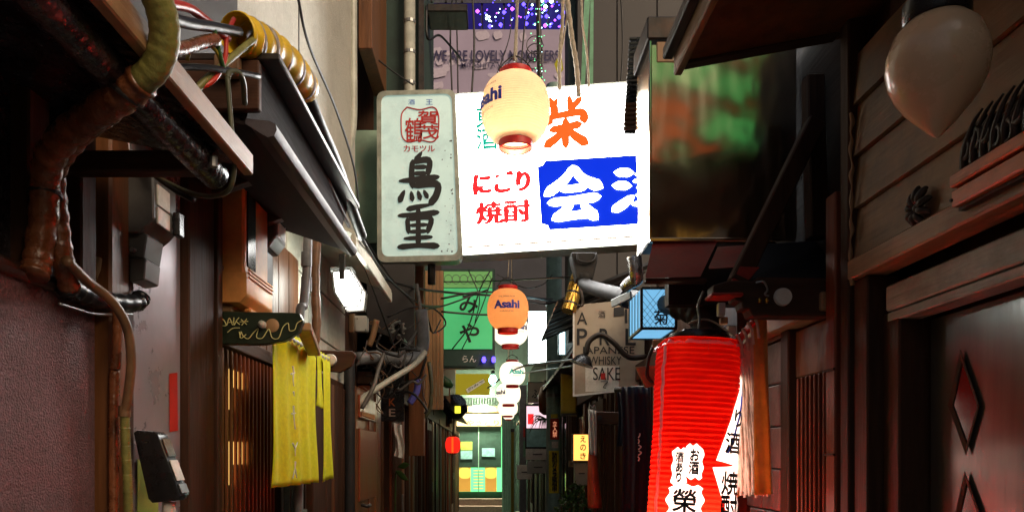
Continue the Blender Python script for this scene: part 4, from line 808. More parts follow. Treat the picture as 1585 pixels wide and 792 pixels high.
# diagonal brace
br = T('brace', 'slanting dark timber brace in front of the metal duct', 'brace', P(1130,445,2.05))
MB().bar(P(1262,190,2.1),P(1140,440,2.02),.05,.045,(0,-1,0)).build('timber', M('dark_wood'), br, bevel=.004)
MB().prism([P(1146,412,2.0),P(1176,413,2.0),P(1158,436,2.0),P(1130,438,2.0)],(0,.012,0)).build('end_plate', M('soffit_lantern_red'), br, bevel=.002)
MB().bar(P(1258,120,2.15),P(1264,370,2.15),.05,.05,(0,-1,0)).build('upright', M('dark_wood'), br, bevel=.004)
# duct
du = T('metal_duct', 'dented shiny stainless duct box reflecting green and red light', 'duct', P(1120,370,2.4)); D_ = 2.3
X0 = .49
MB().grid(lambda u, v: V((X0+.006+.45*u, D_+.011*noise.noise(V((u*1.6,v*1.3,3.3)))+.0018*noise.noise(V((u*3.2+5,v*5.5,1.1)))+.0008*noise.noise(V((u*14,v*9,7))), 2.175+.60*v)), 44, 44).build('near_sheet', M('stainless'), du, smooth=True)
MB().grid(lambda u, v: V((X0+.004*math.sin(v*7), D_+.004+.20*u, 2.175+.64*v)), 6, 16).build('alley_sheet', M('stainless'), du, smooth=True)
MB().box((X0+.012,D_+.012,2.18),(.94,D_+.20,2.76)).build('core', M('iron'), du)
for a in ((X0-.002,D_-.002,2.172),): MB().box(a,(X0+.006,D_+.006,2.80)).build('corner_fold', M('stainless'), du, bevel=.002)
MB().box((X0,D_-.004,2.165),(.94,D_+.02,2.177)).build('bottom_fold', M('stainless'), du, bevel=.002)
MB().box((X0-.01,D_-.01,2.79),(.72,D_+.22,2.86)).build('gutter', M('iron'), du, bevel=.004)
MB().box((X0+.02,D_-.004,2.72),(.62,D_+.01,2.785)).build('top_strip', M('tan_wood'), du, bevel=.003)
cs = T('corrugated_strip', 'hanging black corrugated strip at the edge of the shiny duct', 'strip', P(975,205,2.62)); 
for i in range(20):
    a = 62+i*7.2; b_x = 983-(i/19)**1.0*12
    MB().bar(P(b_x-9+i*.15,a,2.6),P(b_x+13,a-.8,2.6),.018,.010,(0,0,1)).build('ridge', M('black_plastic') if i < 14 else M('brown_wood'), cs, bevel=.002)
MB().prism([P(988,60,2.62),P(1003,60,2.62),P(985,206,2.62),P(966,206,2.62)],(0,.006,0)).build('web', M('iron'), cs)
# soffit under the duct
so_ = T('soffit_board', 'boards with red lantern light in their colour under the metal duct behind the brace', 'soffit', P(1060,432,2.2))
MB().prism([P(1012,373,2.32),P(1112,370,2.32),P(1084,428,2.12),P(1000,430,2.12)],(0,.008,.006)).build('board', M('soffit_lantern_red'), so_)
MB().prism([P(1112,384,2.18),P(1170,380,2.18),P(1160,412,2.05),P(1098,416,2.05)],(0,.008,.006)).build('board', M('soffit_lantern_red'), so_)
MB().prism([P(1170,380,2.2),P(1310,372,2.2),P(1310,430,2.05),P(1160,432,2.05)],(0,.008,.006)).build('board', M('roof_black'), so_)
MB().box(P(1000,430,2.13),P(1090,440,2.16)).build('edge_rail', M('dark_wood_x'), so_, bevel=.002)
MB().box((.56,2.35,1.98),(.90,2.4,2.165)).build('backing', M('roof_black'), so_)

# ---- red lantern, cylinder in a plastic wrap
rd = T('tall_red_lantern', 'tall glowing red lantern in a clear wrap with white lettered patches', 'lantern', (.64,2.2,.98))
LT, LB = V((.612,2.2,1.835)), V((.560,2.18,.95)); axl = (LT-LB).normalized(); LH = (LT-LB).length; LR = .115
lx = V((0,1,0)).cross(axl).normalized(); ly = axl.cross(lx).normalized()
if ly.y > 0: ly = -ly
def lp(a, z, q=0):                           # angle from the camera side, height 0..1
    e = .95+.05*min(1, max(0, min(z, 1-z))*14)**.6
    f = LR*e+q+.0035*noise.noise(V((a*1.3,z*7,.5)))+.0012*noise.noise(V((a*5,z*30,2.5))); ca, sa = math.cos(a), math.sin(a); pw = .60                     # slightly squared section
    return LB+axl*(z*LH)+lx*(math.copysign(abs(sa)**pw, sa)*f)+ly*(math.copysign(abs(ca)**pw, ca)*f)
NR = 58
MB().grid(lambda u, v: lp(u*2*math.pi, v, -.0045*abs(math.cos(math.pi*v*NR))**6*(.55+.8*abs(noise.noise(V((u*9,v*24,4)))))), 56, NR*4).build('paper_body', M('paper_red'), rd, smooth=True)
for z in (0,1): MB().lathe(LB+axl*(z*LH+(.012 if z else -.012)), [(.085,-.014),(.09,0),(.085,.014)], 28, axl).build('rim', M('black_plastic'), rd, smooth='auto')
MB().box(LT+V((-.055,-.05,.012)),LT+V((.05,.05,.035))).build('hanger_block', M('black_plastic'), rd, bevel=.004)
MB().tube([LT+V((0,0,.03)),LT+V((.004,0,.07)),LT+V((.0,0,.11)),LT+V((.01,-.02,.15))], .004, 6).build('hook', M('galvanised'), rd, smooth=True)
wr = MB().grid(lambda u, v: lp(u*2*math.pi, .975+.035*v, .006*(1-v)-.05*v*v+.008*math.sin(u*47)*(.3+v)+.005*math.sin(u*113+v*3)), 70, 4)
film = mat('clear_film', (.9,.9,.9), .12, var=.02); n__ = film.node_tree; tr_ = n__.nodes.new('ShaderNodeBsdfTransparent'); ms_ = n__.nodes.new('ShaderNodeMixShader'); ms_.inputs[0].default_value = .38
lk(n__, tr_.outputs[0], ms_.inputs[1]); lk(n__, n__.nodes['Principled BSDF'].outputs[0], ms_.inputs[2]); lk(n__, ms_.outputs[0], n__.nodes['Material Output'].inputs[0])
wr.build('wrap_top', film, rd, smooth=True)
for a_ in (-1.15, 1.2): MB().tube([lp(a_, .02+.95*t/40, .004+.0025*math.sin(t*2.1)) for t in range(41)], .0045, 6, 1).build('wrap_seam', film, rd, smooth=True)
for z_, e_ in ((.30,22),(.05,20)):
    l = bpy.data.lights.new('bulb', 'POINT'); l.energy = e_*.19; l.color = (1,.80,.55); l.shadow_soft_size = .035
    lo = bpy.data.objects.new('bulb', l); C.objects.link(lo); lo.parent = rd; lo.location = LB+axl*(z_*LH)-ORG[rd.name]
paper('patch_white', (.85,.80,.74), (1,.86,.70), 3.6, .6)
def lzy(py): return (Z(py, 2.09)-.95)/(1.835-.95)
def patch(pts, m_, q, name='patch'):
    """filled outline on the lantern: rows between a left and a right angle"""
    mb = MB(); mb.grid(lambda u, v: pts(u, v, q), 10, 36); return mb.build(name, M(m_), rd, smooth=True)
def xa(x): return math.copysign(math.asin(min(1, abs(x))**(1/.60)), x)      # across the front, -1..1
def blob(x0, x1, z0, z1, m_, q, ph):
    return patch(lambda u, v, q: lp(xa((x0+x1)/2+(x1-x0)*(u-.5)*(1+.10*math.sin(v*16+ph))*min(1,.6+5*min(v,1-v))), z0+(z1-z0)*v+.004*math.sin(u*9+ph), q), m_, q)
def lt(x0, x1, z0, z1, q): return lambda u, v, k=0: lp(xa(x0+(x1-x0)*u), z0+(z1-z0)*v, q+.0004*k)
blob(-.71,-.38,lzy(754),lzy(697),'patch_white',.0025,0); blob(-.43,.0,lzy(742),lzy(690),'patch_white',.0032,2); blob(-.76,.04,lzy(815),lzy(752),'patch_white',.0039,4)
text('酒\nあ\nり', lt(-.63,-.46,lzy(748),lzy(703),.006), M('ink'), rd, bold=.03); text('お\n酒', lt(-.33,-.10,lzy(735),lzy(697),.006), M('ink'), rd, bold=.03)
text('榮', lt(-.64,-.12,lzy(794),lzy(759),.0065), M('ink'), rd, bold=.028)
def tri(u, v, q): z0, z1 = lzy(712), lzy(570); a0 = math.asin(min(1,.32+.68*v)**1.67); a = a0+(1.63-a0)*u; return lp(a, z0+(z1-z0)*v-.035*u*(1-v), q)
patch(tri, 'patch_white', .003)
def tri2(u, v, q): z0, z1 = lzy(860), lzy(718); a0 = math.asin(min(1,1-.76*v)**1.67); a = a0+(1.63-a0)*u; return lp(a, z0+(z1-z0)*v+.02*(u-.5)*v, q)
patch(tri2, 'patch_white', .003)
text('酒', lt(.50,.90,lzy(700),lzy(668),.006), M('ink'), rd, bold=.03); text('り', lt(.70,.96,lzy(658),lzy(632),.006), M('ink'), rd, bold=.03); text('焼\n酎', lt(.45,.90,lzy(800),lzy(728),.006), M('ink'), rd, bold=.02)
MB().tube([lp(.42+1.0*t/10, lzy(700)+(lzy(580)-lzy(700))*t/10, .005) for t in range(11)], .003, 5, 1).build('patch_line', M('ink_blue'), rd)
# bracket boards beside the lantern
tag(MB().prism([P(984,567,2.55),P(1016,564,2.55),P(1016,596,2.55),P(1000,600,2.55)],(0,.02,0)).build('bracket_board', M('tan_wood_h'), bevel=.003), 'pale wooden bracket board beside the tall red lantern', 'board')
tag(MB().bar(P(1012,532,2.5),P(1040,530,2.45),.02,.03).build('wood_batten', M('tan_wood_h'), bevel=.003), 'short wooden batten behind the top of the tall red lantern', 'batten')
wire([(1012,535,2.5),(1004,555,2.5),(1002,580,2.52),(1010,592,2.54)], .006, 'black_cable', 'black flex looping beside the tall red lantern', None)

# ---- rope curtain and tan cloth
rc = T('rope_curtain', 'pale rope curtain tied along a red rail beside the red lantern', 'curtain', (.80,2.3,1.36))
ra, rb = V((.70,2.14,1.86)), V((.745,2.06,1.925))
ra, rb = P(1128,545,2.16), P(1168,496,2.04)
MB().bar(ra, rb, .012, .02).build('rail', M('sticker_red'), rc, bevel=.002)
rng = random.Random(31)
for k in range(22):
    t = k/21; p0 = ra+(rb-ra)*t; x = 1141+49*t; D0 = 2.17-.10*t; yb = 762+rng.uniform(-9,8); ph = rng.uniform(0,6)
    top = P(1134+44*t, 552-48*t, D0)
    pts = [top]+[P(1136+(46*t)+ (x+4-(1136+46*t))*j/5+rng.uniform(-1.6,1.6), 560-46*t+(yb-560+46*t)*j/5, D0+.004*math.sin(j+ph)) for j in range(1,6)]
    MB().tube(pts, lambda s, ph=ph: .0042+.0008*math.sin(s*70+ph), 6, 8).build('rope_strand', M('rope_pink'), rc, smooth=True)
for k in range(6):
    t = k/5; p0 = ra+(rb-ra)*t; MB().tube([p0+V((-.008,-.012,.012)), p0+V((0,-.018,-.01)), p0+V((.008,-.012,-.05))], .004, 6).build('tie_loop', M('rope_pink'), rc, smooth=True)
tc_ = T('tan_cloth', 'orange tan cloth hanging flat behind the pale rope curtain', 'cloth', P(1175,765,2.1))
MB().grid(lambda u, v: P(1166+20*u+(1-v)*(6*u+2), 766-2*u-(766-487+8*u)*v, 2.06+.005*math.sin(u*7+v*3)), 8, 14).build('cloth', M('cloth_tan'), tc_, smooth=True, thick=.0015)
MB().grid(lambda u, v: P(1124+20*u, 770-2*u-150*v+20*u*v, 2.19+.01*u), 6, 8).build('inner_cloth', M('cloth_tan'), tc_, smooth=True, thick=.0015)

# ---- drain pipe and hopper
dh = T('rain_hopper', 'grey rainwater hopper with slanting downpipe under the white signboard', 'drainpipe', P(905,430,4.0))
MB().prism([P(884,390,4.1),P(925,390,4.1),P(925,402,4.1),P(918,432,4.1),P(893,432,4.1),P(886,402,4.1)],(0,.12,0)).build('hopper', M('drain_grey'), dh, bevel=.006)
MB().tube([P(893,393,4.09),P(896,403,4.085),P(910,406,4.085),P(920,402,4.085),P(923,393,4.09)], .006, 6).build('rim', M('drain_grey'), dh, smooth=True)
MB().tube([P(905,425,4.12),P(906,440,4.1),P(922,447,3.9),P(960,457,3.5),P(1010,468,3.05),P(1050,474,2.8),P(1082,482,2.72),P(1090,500,2.7),P(1090,560,2.7)], .037, 14).build('pipe', M('drain_grey'), dh, smooth=True)
MB().lathe(P(972,460,3.38), [(.05,-.035),(.05,.035)], 14, P(1010,478,3.05)-P(960,463,3.5)).build('joint', M('drain_grey'), dh, smooth='auto')
tag(MB().bar(P(947,470,3.3),P(977,456,3.2),.012,.035).build('pipe_strap', M('galvanised'), bevel=.002), 'bent pale metal strap on the slanting downpipe', 'strap')
tag(MB().tube([P(982,398,2.7),P(984,420,2.7),P(985,432,2.72),P(975,438,2.75),P(968,445,2.78)], lambda t: .028-.006*t, 10).build('foil_hose', M('foil'), smooth=True), 'crumpled foil hose hanging below the shiny duct', 'hose')
gd = T('spotlight', 'brass cylinder spotlight hanging by the green pole', 'lamp', P(888,486,4.6))
MB().tube([P(895,428,4.6),P(880,482,4.55)], .045, 16, 1).build('barrel', M('gold'), gd, smooth='auto')
for t in (.2,.5,.8): MB().lathe(P(895-15*t,428+54*t,4.6-.05*t), [(.047,-.006),(.047,.006)], 16, P(880,482,4.55)-P(895,428,4.6)).build('ring', M('iron'), gd)
MB().tube([P(892,430,4.6),P(898,445,4.5),P(902,470,4.5),P(893,473,4.5)], .01, 6).build('yoke', M('iron'), gd, smooth=True)
# ---- black ribbed roof
rf = T('ribbed_roof', 'black ribbed metal lean-to roof under the white signboard', 'roof', (.8,5,2.6))
def rs(u, v): return V((.42+.62*u, 4.75+1.6*v, 2.50+.26*u))
MB().grid(rs, 4, 4).build('sheet', M('roof_black'), rf, thick=.01)
for k in range(9): MB().bar(rs(0,k/8)-V((0,0,.012)), rs(1,k/8)-V((0,0,.012)), .018, .014).build('rib', M('galvanised' if k % 2 else 'roof_black'), rf)
# ---- cream board
cbd = T('menu_board', 'cream bar signboard hand painted PRE JAPANESE WHISKY SAKE', 'sign', P(943,612,4.55)); D_ = 4.55
MB().prism([P(888,483,D_),P(905,470,D_),P(998,462,D_),P(998,600,D_),P(888,612,D_)],(0,.05,0)).build('board', M('cream_board'), cbd, bevel=.004)
MB().bar(P(887,612,D_-.006),P(998,600,D_-.006),.014,.012).build('lower_trim', M('chalk_white'), cbd); MB().bar(P(888,483,D_-.006),P(888,612,D_-.006),.012,.010).build('side_trim', M('chalk_white'), cbd)
d2 = D_-.004
text('A', onD(893,483,909,502,d2), M('ink'), cbd); text('酒', onD(926,481,937,492,d2), M('ink'), cbd); text('I', onD(967,478,971,500,d2), M('ink'), cbd); MB().add([P(950,476,d2),P(966,474,d2),P(966,488,d2),P(950,490,d2)],[(0,1,2,3)]).build('painted_block', M('ink'), cbd)
for ch, x in (('P',893),('R',928),('E',968)): text(ch, onD(x,508,x+16,534,d2), M('ink'), cbd, off=.008)
text('JAPANESE', onD(900,536,982,551,d2), M('ink'), cbd); text('WHISKY', onD(912,551,962,564,d2), M('ink'), cbd); text('SAKE', onD(918,568,960,588,d2), M('ink'), cbd)
MB().add([P(906,566,d2+.002),P(958,566,d2+.002),P(958,604,d2+.002),P(906,606,d2+.002)],[(0,1,2,3)]).build('paper_sheet', M('label_white'), cbd)
MB().add([P(930,577,d2-.003),P(937,577,d2-.003),P(937,587,d2-.003),P(930,587,d2-.003)],[(0,1,2,3)]).build('red_mark', M('ink_red'), cbd)
MB().tube([P(930,590,d2-.003),P(940,590,d2-.003),P(937,594,d2-.003),P(934,599,d2-.003),P(938,600,d2-.003)], .003, 4).build('scribble', M('ink_grey'), cbd)
gn = T('gooseneck_lamp', 'black gooseneck lamp arching before the cream signboard', 'lamp', P(905,562,4.3))
MB().tube([P(1000,552,4.3),P(972,552,4.3),P(950,530,4.3),P(930,518,4.3),P(912,528,4.3),P(907,548,4.3)], .016, 8).build('neck', M('iron'), gn, smooth=True)
MB().lathe(P(903,556,4.3), [(.02,.03),(.045,.01),(.07,-.03)], 18, (.3,0,.9)).build('shade', M('black_plastic'), gn, smooth='auto')
# ---- blue box sign
bb = T('box_sign', 'blue lit box lantern sign with the character 菊', 'sign', (.65,3.0,2.0)); y0, y1 = 2.9, 3.15; x0, x1 = U(993,2.9), U(1046,2.9); z0, z1 = Z(508,2.9), Z(446,2.9)
MB().box((x0,y0,z0),(x1,y1,z1)).build('body', M('blue_box_lit'), bb)
for (a, b) in (((x0,y0,z0),(x1,y0,z0)),((x0,y0,z1),(x1,y0,z1)),((x0,y0,z0),(x0,y0,z1)),((x1,y0,z0),(x1,y0,z1)),((x0,y0,z0),(x0,y1,z0)),((x0,y1,z0),(x0,y1,z1)),((x1,y0,z0),(x1,y1,z0)),((x0,y1,z0),(x1,y1,z0))): MB().bar(a, b, .010, .010, (0,0,1) if abs(a[2]-b[2]) < .01 else (0,1,0)).build('frame_bar', M('black_plastic'), bb)
for k in range(9):
    a = x0+(x1-x0)*(k-2)/6
    for s in (1,-1):
        pa_, pb_ = V((a,y0-.002,z0)), V((a+s*(z1-z0)*.8,y0-.002,z1))
        t0, t1 = 0, 1
        for e in (x0, x1):
            tt = (e-pa_.x)/(pb_.x-pa_.x)
            if (pb_.x-pa_.x > 0) == (e == x0): t0 = max(t0, tt)
            else: t1 = min(t1, tt)
        if t1-t0 > .05: MB().bar(pa_.lerp(pb_, t0), pa_.lerp(pb_, t1), .0015, .0015).build('lattice_line', M('teal_dark'), bb)
text('菊', onD(1012,480,1034,502,2.892), M('ink'), bb, bold=.02)
for k in (1,2,3): MB().bar((x0-.002,y0+.0625*k,z0),(x0-.002,y0+.0625*k,z1),.003,.003,(0,1,0)).build('side_line', M('teal_dark'), bb)
# ---- dark cloths on the right
for i,(xa,xb,ya,yb,D0,lb) in enumerate(((962,1006,598,800,3.15,'long navy curtain with pale writing beside the tall red lantern'),(955,980,605,690,3.6,'short navy cloth bundled on the eave'))):
    t = T('dark_curtain', lb, 'curtain', P((xa+xb)/2,yb,D0))
    MB().grid(lambda u, v: P(xa+(xb-xa)*u+3*math.sin(v*3), yb-(yb-ya)*v, D0+.02*math.sin(u*11+v)+.012*math.sin(u*25)), 24, 14).build('cloth', M('cloth_navy'), t, smooth=True, thick=.002)
    if i == 0:
        for k in range(5): MB().tube([P(989+rng.uniform(-2,2),670+k*9,3.10),P(991+rng.uniform(-3,3),673+k*9,3.10),P(988,677+k*9,3.10)], .003, 5).build('writing', M('chalk_white'), t)
    else:
        MB().tube([P(952,603,3.6),P(1000,600,3.5)], .012, 8, 1).build('rod', M('iron'), t)
H3 = T('dark_shop', 'dark slatted shop front behind the navy curtains', 'house', (XR,4,0))
MB().box((.97,3.31,0),(4,4.6,2.5)).build('wall', M('dark_wood'), H3)
for k in range(16): MB().box((.90,3.34+k*.078,.1),(.97,3.34+k*.078+.03,1.95)).build('slat', M(['dark_wood','red_wood','dark_wood'][k%3]), H3, bevel=.002)
MB().box((.88,3.31,1.96),(.97,4.6,2.06)).build('lintel', M('dark_wood_h'), H3, bevel=.004)
nb = T('bracket_block', 'dark nosed bracket block with a hole over the slatted shop front', 'bracket', P(930,655,4.0))
MB().prism([P(914,640,4.0),P(925,636,4.0),P(975,638,4.0),P(975,657,4.0),P(922,656,4.0),P(914,650,4.0)],(0,.05,0)).build('block', M('dark_wood_x'), nb, bevel=.004)
MB().lathe(P(928,646,3.995), [(.012,0),(.014,.003)], 12, (0,-1,0)).build('hole_rim', M('iron'), nb)
wrg = T('folded_towel', 'white folded cloth hanging from the dark bracket block', 'cloth', P(915,702,3.95))
MB().grid(lambda u, v: P(910+12*u+2*(1-v), 702-70*v+3*u, 3.95+.012*math.sin(u*14+v*2)), 14, 12).build('cloth', M('cloth_white'), wrg, smooth=True, thick=.003)
MB().tube([P(911,632,3.95),P(913,626,3.95),P(917,630,3.95),P(920,626,3.95),P(922,632,3.95)], .003, 5).build('wire_hook', M('galvanised'), wrg)
um = T('closed_umbrella', 'closed red orange umbrella hanging below the white cloth', 'umbrella', P(920,785,3.98))
MB().tube([P(917,700,3.98),P(918,740,3.98),P(921,785,3.98)], lambda t: .022+.018*t, 12).build('canopy', M('umbrella_red'), um, smooth=True); MB().tube([P(921,785,3.98),P(921.5,800,3.98)], .006, 6, 1).build('tip', M('iron'), um)

# small clutter under the beam
for k,(x0,y0_,x1,y1_,m_,lb) in enumerate(((1112,468,1120,490,'label_white','small pale meter plate under the stepped beam'),(1116,490,1124,503,'tan_wood','small tan tag under the pale meter plate'),(1127,503,1137,520,'cloth_white','crumpled pale paper tucked behind the red lantern hook'))):
    tag(MB().box(P(x0,y0_,2.25),P(x1,y1_,2.27)).build('hanging_tag', M(m_), bevel=.002), lb, 'tag')
el = T('elbow_duct', 'fat dark elbow duct behind the hook of the tall red lantern', 'duct', P(1070,520,2.45))
MB().tube([P(1050,470,2.5),P(1075,478,2.45),P(1092,495,2.42),P(1095,530,2.42)], lambda t: .05+.003*math.sin(t*30), 16).build('elbow', M('drain_grey'), el, smooth=True)
MB().lathe(P(1094,515,2.42), [(.056,-.01),(.056,.01)], 16).build('clamp', M('iron'), el)
wire([(1066,500,2.3),(1085,494,2.25),(1105,498,2.25),(1130,515,2.2),(1140,522,2.15)], .003, 'rope', 'pale string tied round the elbow duct', None)
# ================================================================ RIGHT, MIDDLE
front('shop_house', 'dark slatted shop front beside the potted shrub', 1, 4.62, 7.4, 2.48, 14, ['dark_wood','dark_wood','red_wood','iron'])
front('shop_house', 'grey far shop front with pink lit window behind the green pole', 1, 7.5, 12.4, 3.4, 15, ['drain_grey','metal_siding','dark_wood'], door=False)
front('shop_house', 'farthest grey shop front next to the mint shutter', 1, 12.5, 19.3, 3.6, 16, ['metal_siding','drain_grey','dark_wood'])
MS = T('siding_house', 'tall dark metal sided house rising behind the white signboard', 'house', (1.8,7,0))
MB().box((U(893,6.3),6.3,2.49),(5,7.35,6.5)).build('wall', M('metal_siding'), MS)
for k in range(7):
    x = U(893,6.28)+k*.34; MB().box((x+.004,6.28,2.6),(x+.336,6.299,6.4)).build('siding_panel', M('metal_siding'), MS, bevel=.003)
MB().box((U(880,6.4),6.4,2.49),(U(892,6.4),6.5,6.5)).build('corner_board', M('teal_dark'), MS)
tag(MB().prism([P(905,-10,4.7),P(914,-10,4.7),P(905,135,4.7),P(899,135,4.7)],(0,.01,0)).build('hanging_strip', M('green_strip')), 'pale green plastic strip hanging above the white signboard', 'strip', 'green strips above the signboard')
tag(MB().prism([P(914,-10,4.9),P(919,-10,4.9),P(918,135,4.9),P(912,135,4.9)],(0,.01,0)).build('hanging_strip', M('green_strip')), 'pale green plastic strip hanging above the white signboard', 'strip', 'green strips above the signboard')
up_ = T('utility_pole', 'green utility pole with red and yellow stickers', 'pole', (U(857,9),9,0)); rP = 12/F*9
MB().tube([(U(857.5,9),9,0),(U(857.5,9),9,6.0)], rP, 20, 1).build('pole', M('pole_green'), up_, smooth='auto')
def onP(px0, px1, py0, py1, q):
    c0 = V((U(857.5,9),9,0))
    def fn(u, v, k=0):
        x = px0+(px1-px0)*u; s = max(-.99, min(.99, (x-857.5)/12.2)); a = math.asin(s); r_ = rP+q+.0006*k
        return c0+V((math.sin(a)*r_, -math.cos(a)*r_, Z(py1+(py0-py1)*v, 9)))
    return fn
for (a, b, c_, d_, m_) in ((849,864,697,762,'sticker_yellow'),(851,864,648,680,'sticker_red'),(852,862,641,647,'sticker_yellow'),(853,863,683,693,'label_white'),(853,862,583,592,'label_white')):
    MB().grid(lambda u, v: onP(a,b,c_,d_,.004)(u, v), 8, 2).build('sticker', M(m_), up_, smooth=True)
text('防\n犯\nカ\nメ\nラ\n監\n視\n中', onP(853.5,861,700,759,.008), M('ink'), up_, bold=.02); text('立\n入\n禁', onP(854.5,861,652,676,.008), M('sign_pale_lit'), up_)
for py in (470,560,612): MB().lathe(P(857.5,py,9), [(rP+.006,-.02),(rP+.006,.02)], 20).build('steel_band', M('galvanised'), up_)
# lit signs in the middle distance
for (x0,y0_,x1,y1_,D0,m_,lb,tx) in ((818,482,846,562,9.6,'white_box_lit','white lit box sign left of the green pole',''),(866,470,886,548,7.6,'blue_white_lit','blue white lit box sign right of the green pole',''),(818,592,850,622,10.5,'cream_board','framed sign with brush writing ふあ under the white box sign','ふあ'),(888,672,914,712,6.6,'enoki_lit','glowing amber box sign with hiragana えのき','えのき')):
    t = T('box_sign', lb, 'sign', P((x0+x1)/2,y1_,D0)); MB().box(P(x0-1.5,y0_-1.5,D0+.012),P(x1+1.5,y1_+1.5,D0+.12)).build('case', M('iron'), t, bevel=.004)
    MB().box(P(x0,y0_,D0),P(x1,y1_,D0+.01)).build('face', M(m_), t)
    if tx == 'えのき':
        for j, ch in enumerate(tx): text(ch, onD(898,674+j*13,907,684+j*13,D0-.003), M('ink'), t, off=.02)
    elif tx == 'ふあ': text(tx, onD(823,602,846,616,D0-.003), M('ink'), t, off=.02)
aw = T('yellow_awning', 'small mustard awning behind the cream signboard', 'awning', P(878,640,6.2))
MB().grid(lambda u, v: P(868+24*u, 640-62*v+6*(1-math.cos(u*1.5))*(v), 6.2-.25*math.cos(v*1.57)), 6, 8).build('canvas', M('awning_yellow'), aw, smooth=True, thick=.004)
MB().bar(P(868,641,5.95),P(893,641,5.95),.02,.02).build('front_bar', M('iron'), aw)
for k,(x0,y0_,x1,y1_,D0,m_,lb) in enumerate(((800,719,824,741,11,'label_white','pale notice plate on the far post'),(814,694,850,711,10.6,'label_white','upper grey letter box behind the green pole'),(816,713,850,732,10.6,'ac_white','lower grey letter box behind the green pole'),(889,714,912,750,6.65,'ac_white','white panel below the amber box sign'),(881,712,888,722,6.9,'tan_wood','small tan plate left of the amber sign'))):
    t = T('letter_box' if k in (1,2) else 'wall_plate', lb, 'letter box' if k in (1,2) else 'plate', P((x0+x1)/2,y1_,D0))
    MB().box(P(x0,y0_,D0),P(x1,y1_,D0+.06)).build('body', M(m_), t, bevel=.004); MB().box(P((x0*.7+x1*.3),(y0_+y1_)/2-1,D0-.006),P(x0*.3+x1*.7,(y0_+y1_)/2+1,D0-.001)).build('slot', M('ink_grey'), t)
pw = T('shop_window', 'window with pink neon glow and lit poster behind the green pole', 'window', P(832,692,11)); D_ = 11
MB().box(P(813,625,D_+.02),P(853,694,D_+.08)).build('frame', M('drain_grey'), pw, bevel=.004)
MB().box(P(815,628,D_),P(851,662,D_+.01)).build('lit_pane', M('pink_lit'), pw); MB().box(P(815,664,D_),P(851,691,D_+.01)).build('pane', M('poster_blue'), pw)
MB().add([P(817,640,D_-.02),P(826,640,D_-.02),P(826,656,D_-.02),P(817,656,D_-.02)],[(0,1,2,3)]).build('poster', M('sign_red_lit'), pw)
tf = T('hanging_plant', 'spiky dark plant hanging before the pink lit window', 'plant', P(838,690,9.8))
rng = random.Random(9)
for k in range(22):
    a = rng.uniform(2.6,5.2); L = rng.uniform(.12,.30); c0 = P(845,648,9.8); e = V((math.cos(a)*1.1,rng.uniform(-.4,.4),math.sin(a)*.6)); MB().tube([c0, c0+e*L*.6+V((0,0,.03)), c0+e*L+V((0,0,-.08))], lambda t: .010*(1-t)+.001, 5, 4).build('frond', M('leaf'), tf)
lc = T('lantern_shade', 'brown paper lantern shade beside the green pole', 'lantern', P(845,640,9.2)); MB().lathe(P(847,618,9.2), [(.05,-.19),(.10,-.15),(.115,0),(.09,.15),(.04,.19)], 20).build('shade', M('brown_wood'), lc, smooth=True); MB().lathe(P(847,592,9.2), [(.05,0),(.05,.03)], 14).build('rim', M('iron'), lc)
gp = T('grey_post', 'grey steel post with a red and a green plate', 'post', V((U(809,11.5),11.5,0)))
MB().box((U(804,11.5),11.5,0),(U(815,11.5),11.6,2.6)).build('post', M('pvc_grey'), gp, bevel=.004)
for (y0_, y1_, m_) in ((660,676,'sticker_red'),(682,706,'green_strip')): MB().box(P(810,y0_,11.49),P(815,y1_,11.499)).build('plate', M(m_), gp)
yb_ = T('yellow_bar', 'thin yellow steel bar standing before the mint shutter', 'bar', V((U(793,12),12,0))); MB().box((U(791,12),12,0),(U(795.5,12),12.04,Z(664,12))).build('bar', M('awning_yellow'), yb_, bevel=.003); MB().box((U(790.5,12),11.995,Z(668,12)),(U(796,12),12.045,Z(663,12))).build('cap', M('iron'), yb_)
sk = T('sack', 'pale full sack lying at the foot of the green pole', 'sack', V((U(833,8.6),8.6,0)))
MB().grid(lambda u, v: V((U(833,8.6)+.17*math.cos(u*6.283)*math.sin(max(.02,v*1.57+.0))**.7*(1+.08*math.sin(u*25)), 8.6+.14*math.sin(u*6.283)*math.sin(max(.02,v*1.57))**.7, .012+(.72-.0)*0+.17*math.cos(v*1.57)**.8 if v < 1 else .012)), 28, 10).build('bag', M('bag_white'), sk, smooth=True)
MB().lathe(V((U(833,8.6),8.6,.17)), [(.03,0),(.02,.02),(.035,.05)], 10).build('tied_neck', M('bag_white'), sk, smooth=True)
cr_ = T('crate_stack', 'stack of pale plastic crates behind the green pole', 'crates', V((U(842,9.6),9.6,0)))
for k in range(4): MB().box((U(838,9.6)+.01*(k%2),9.6,.01+k*.19),(U(856,9.6),9.8,.19+k*.19)).build('crate', M('bag_white'), cr_, bevel=.01)
sh = T('potted_shrub', 'leafy green shrub in a pot below the amber box sign', 'plant', V((U(893,5.9),5.9,0)))
MB().lathe(V((U(893,5.9),5.9,0)), [(.12,0),(.16,.30),(.17,.32),(.15,.33)], 18).build('pot', M('pot'), sh, smooth='auto')
rng = random.Random(17); c0 = V((U(893,5.9),5.9,.95)); lm = MB()
for k in range(9):
    a = rng.uniform(0,6.28); MB().tube([V((c0.x,5.9,.3)), V((c0.x+.06*math.cos(a),5.9+.05*math.sin(a),.7)), V((c0.x+.13*math.cos(a),5.9+.1*math.sin(a),1.1))], .006, 5).build('stem', M('brown_wood'), sh)
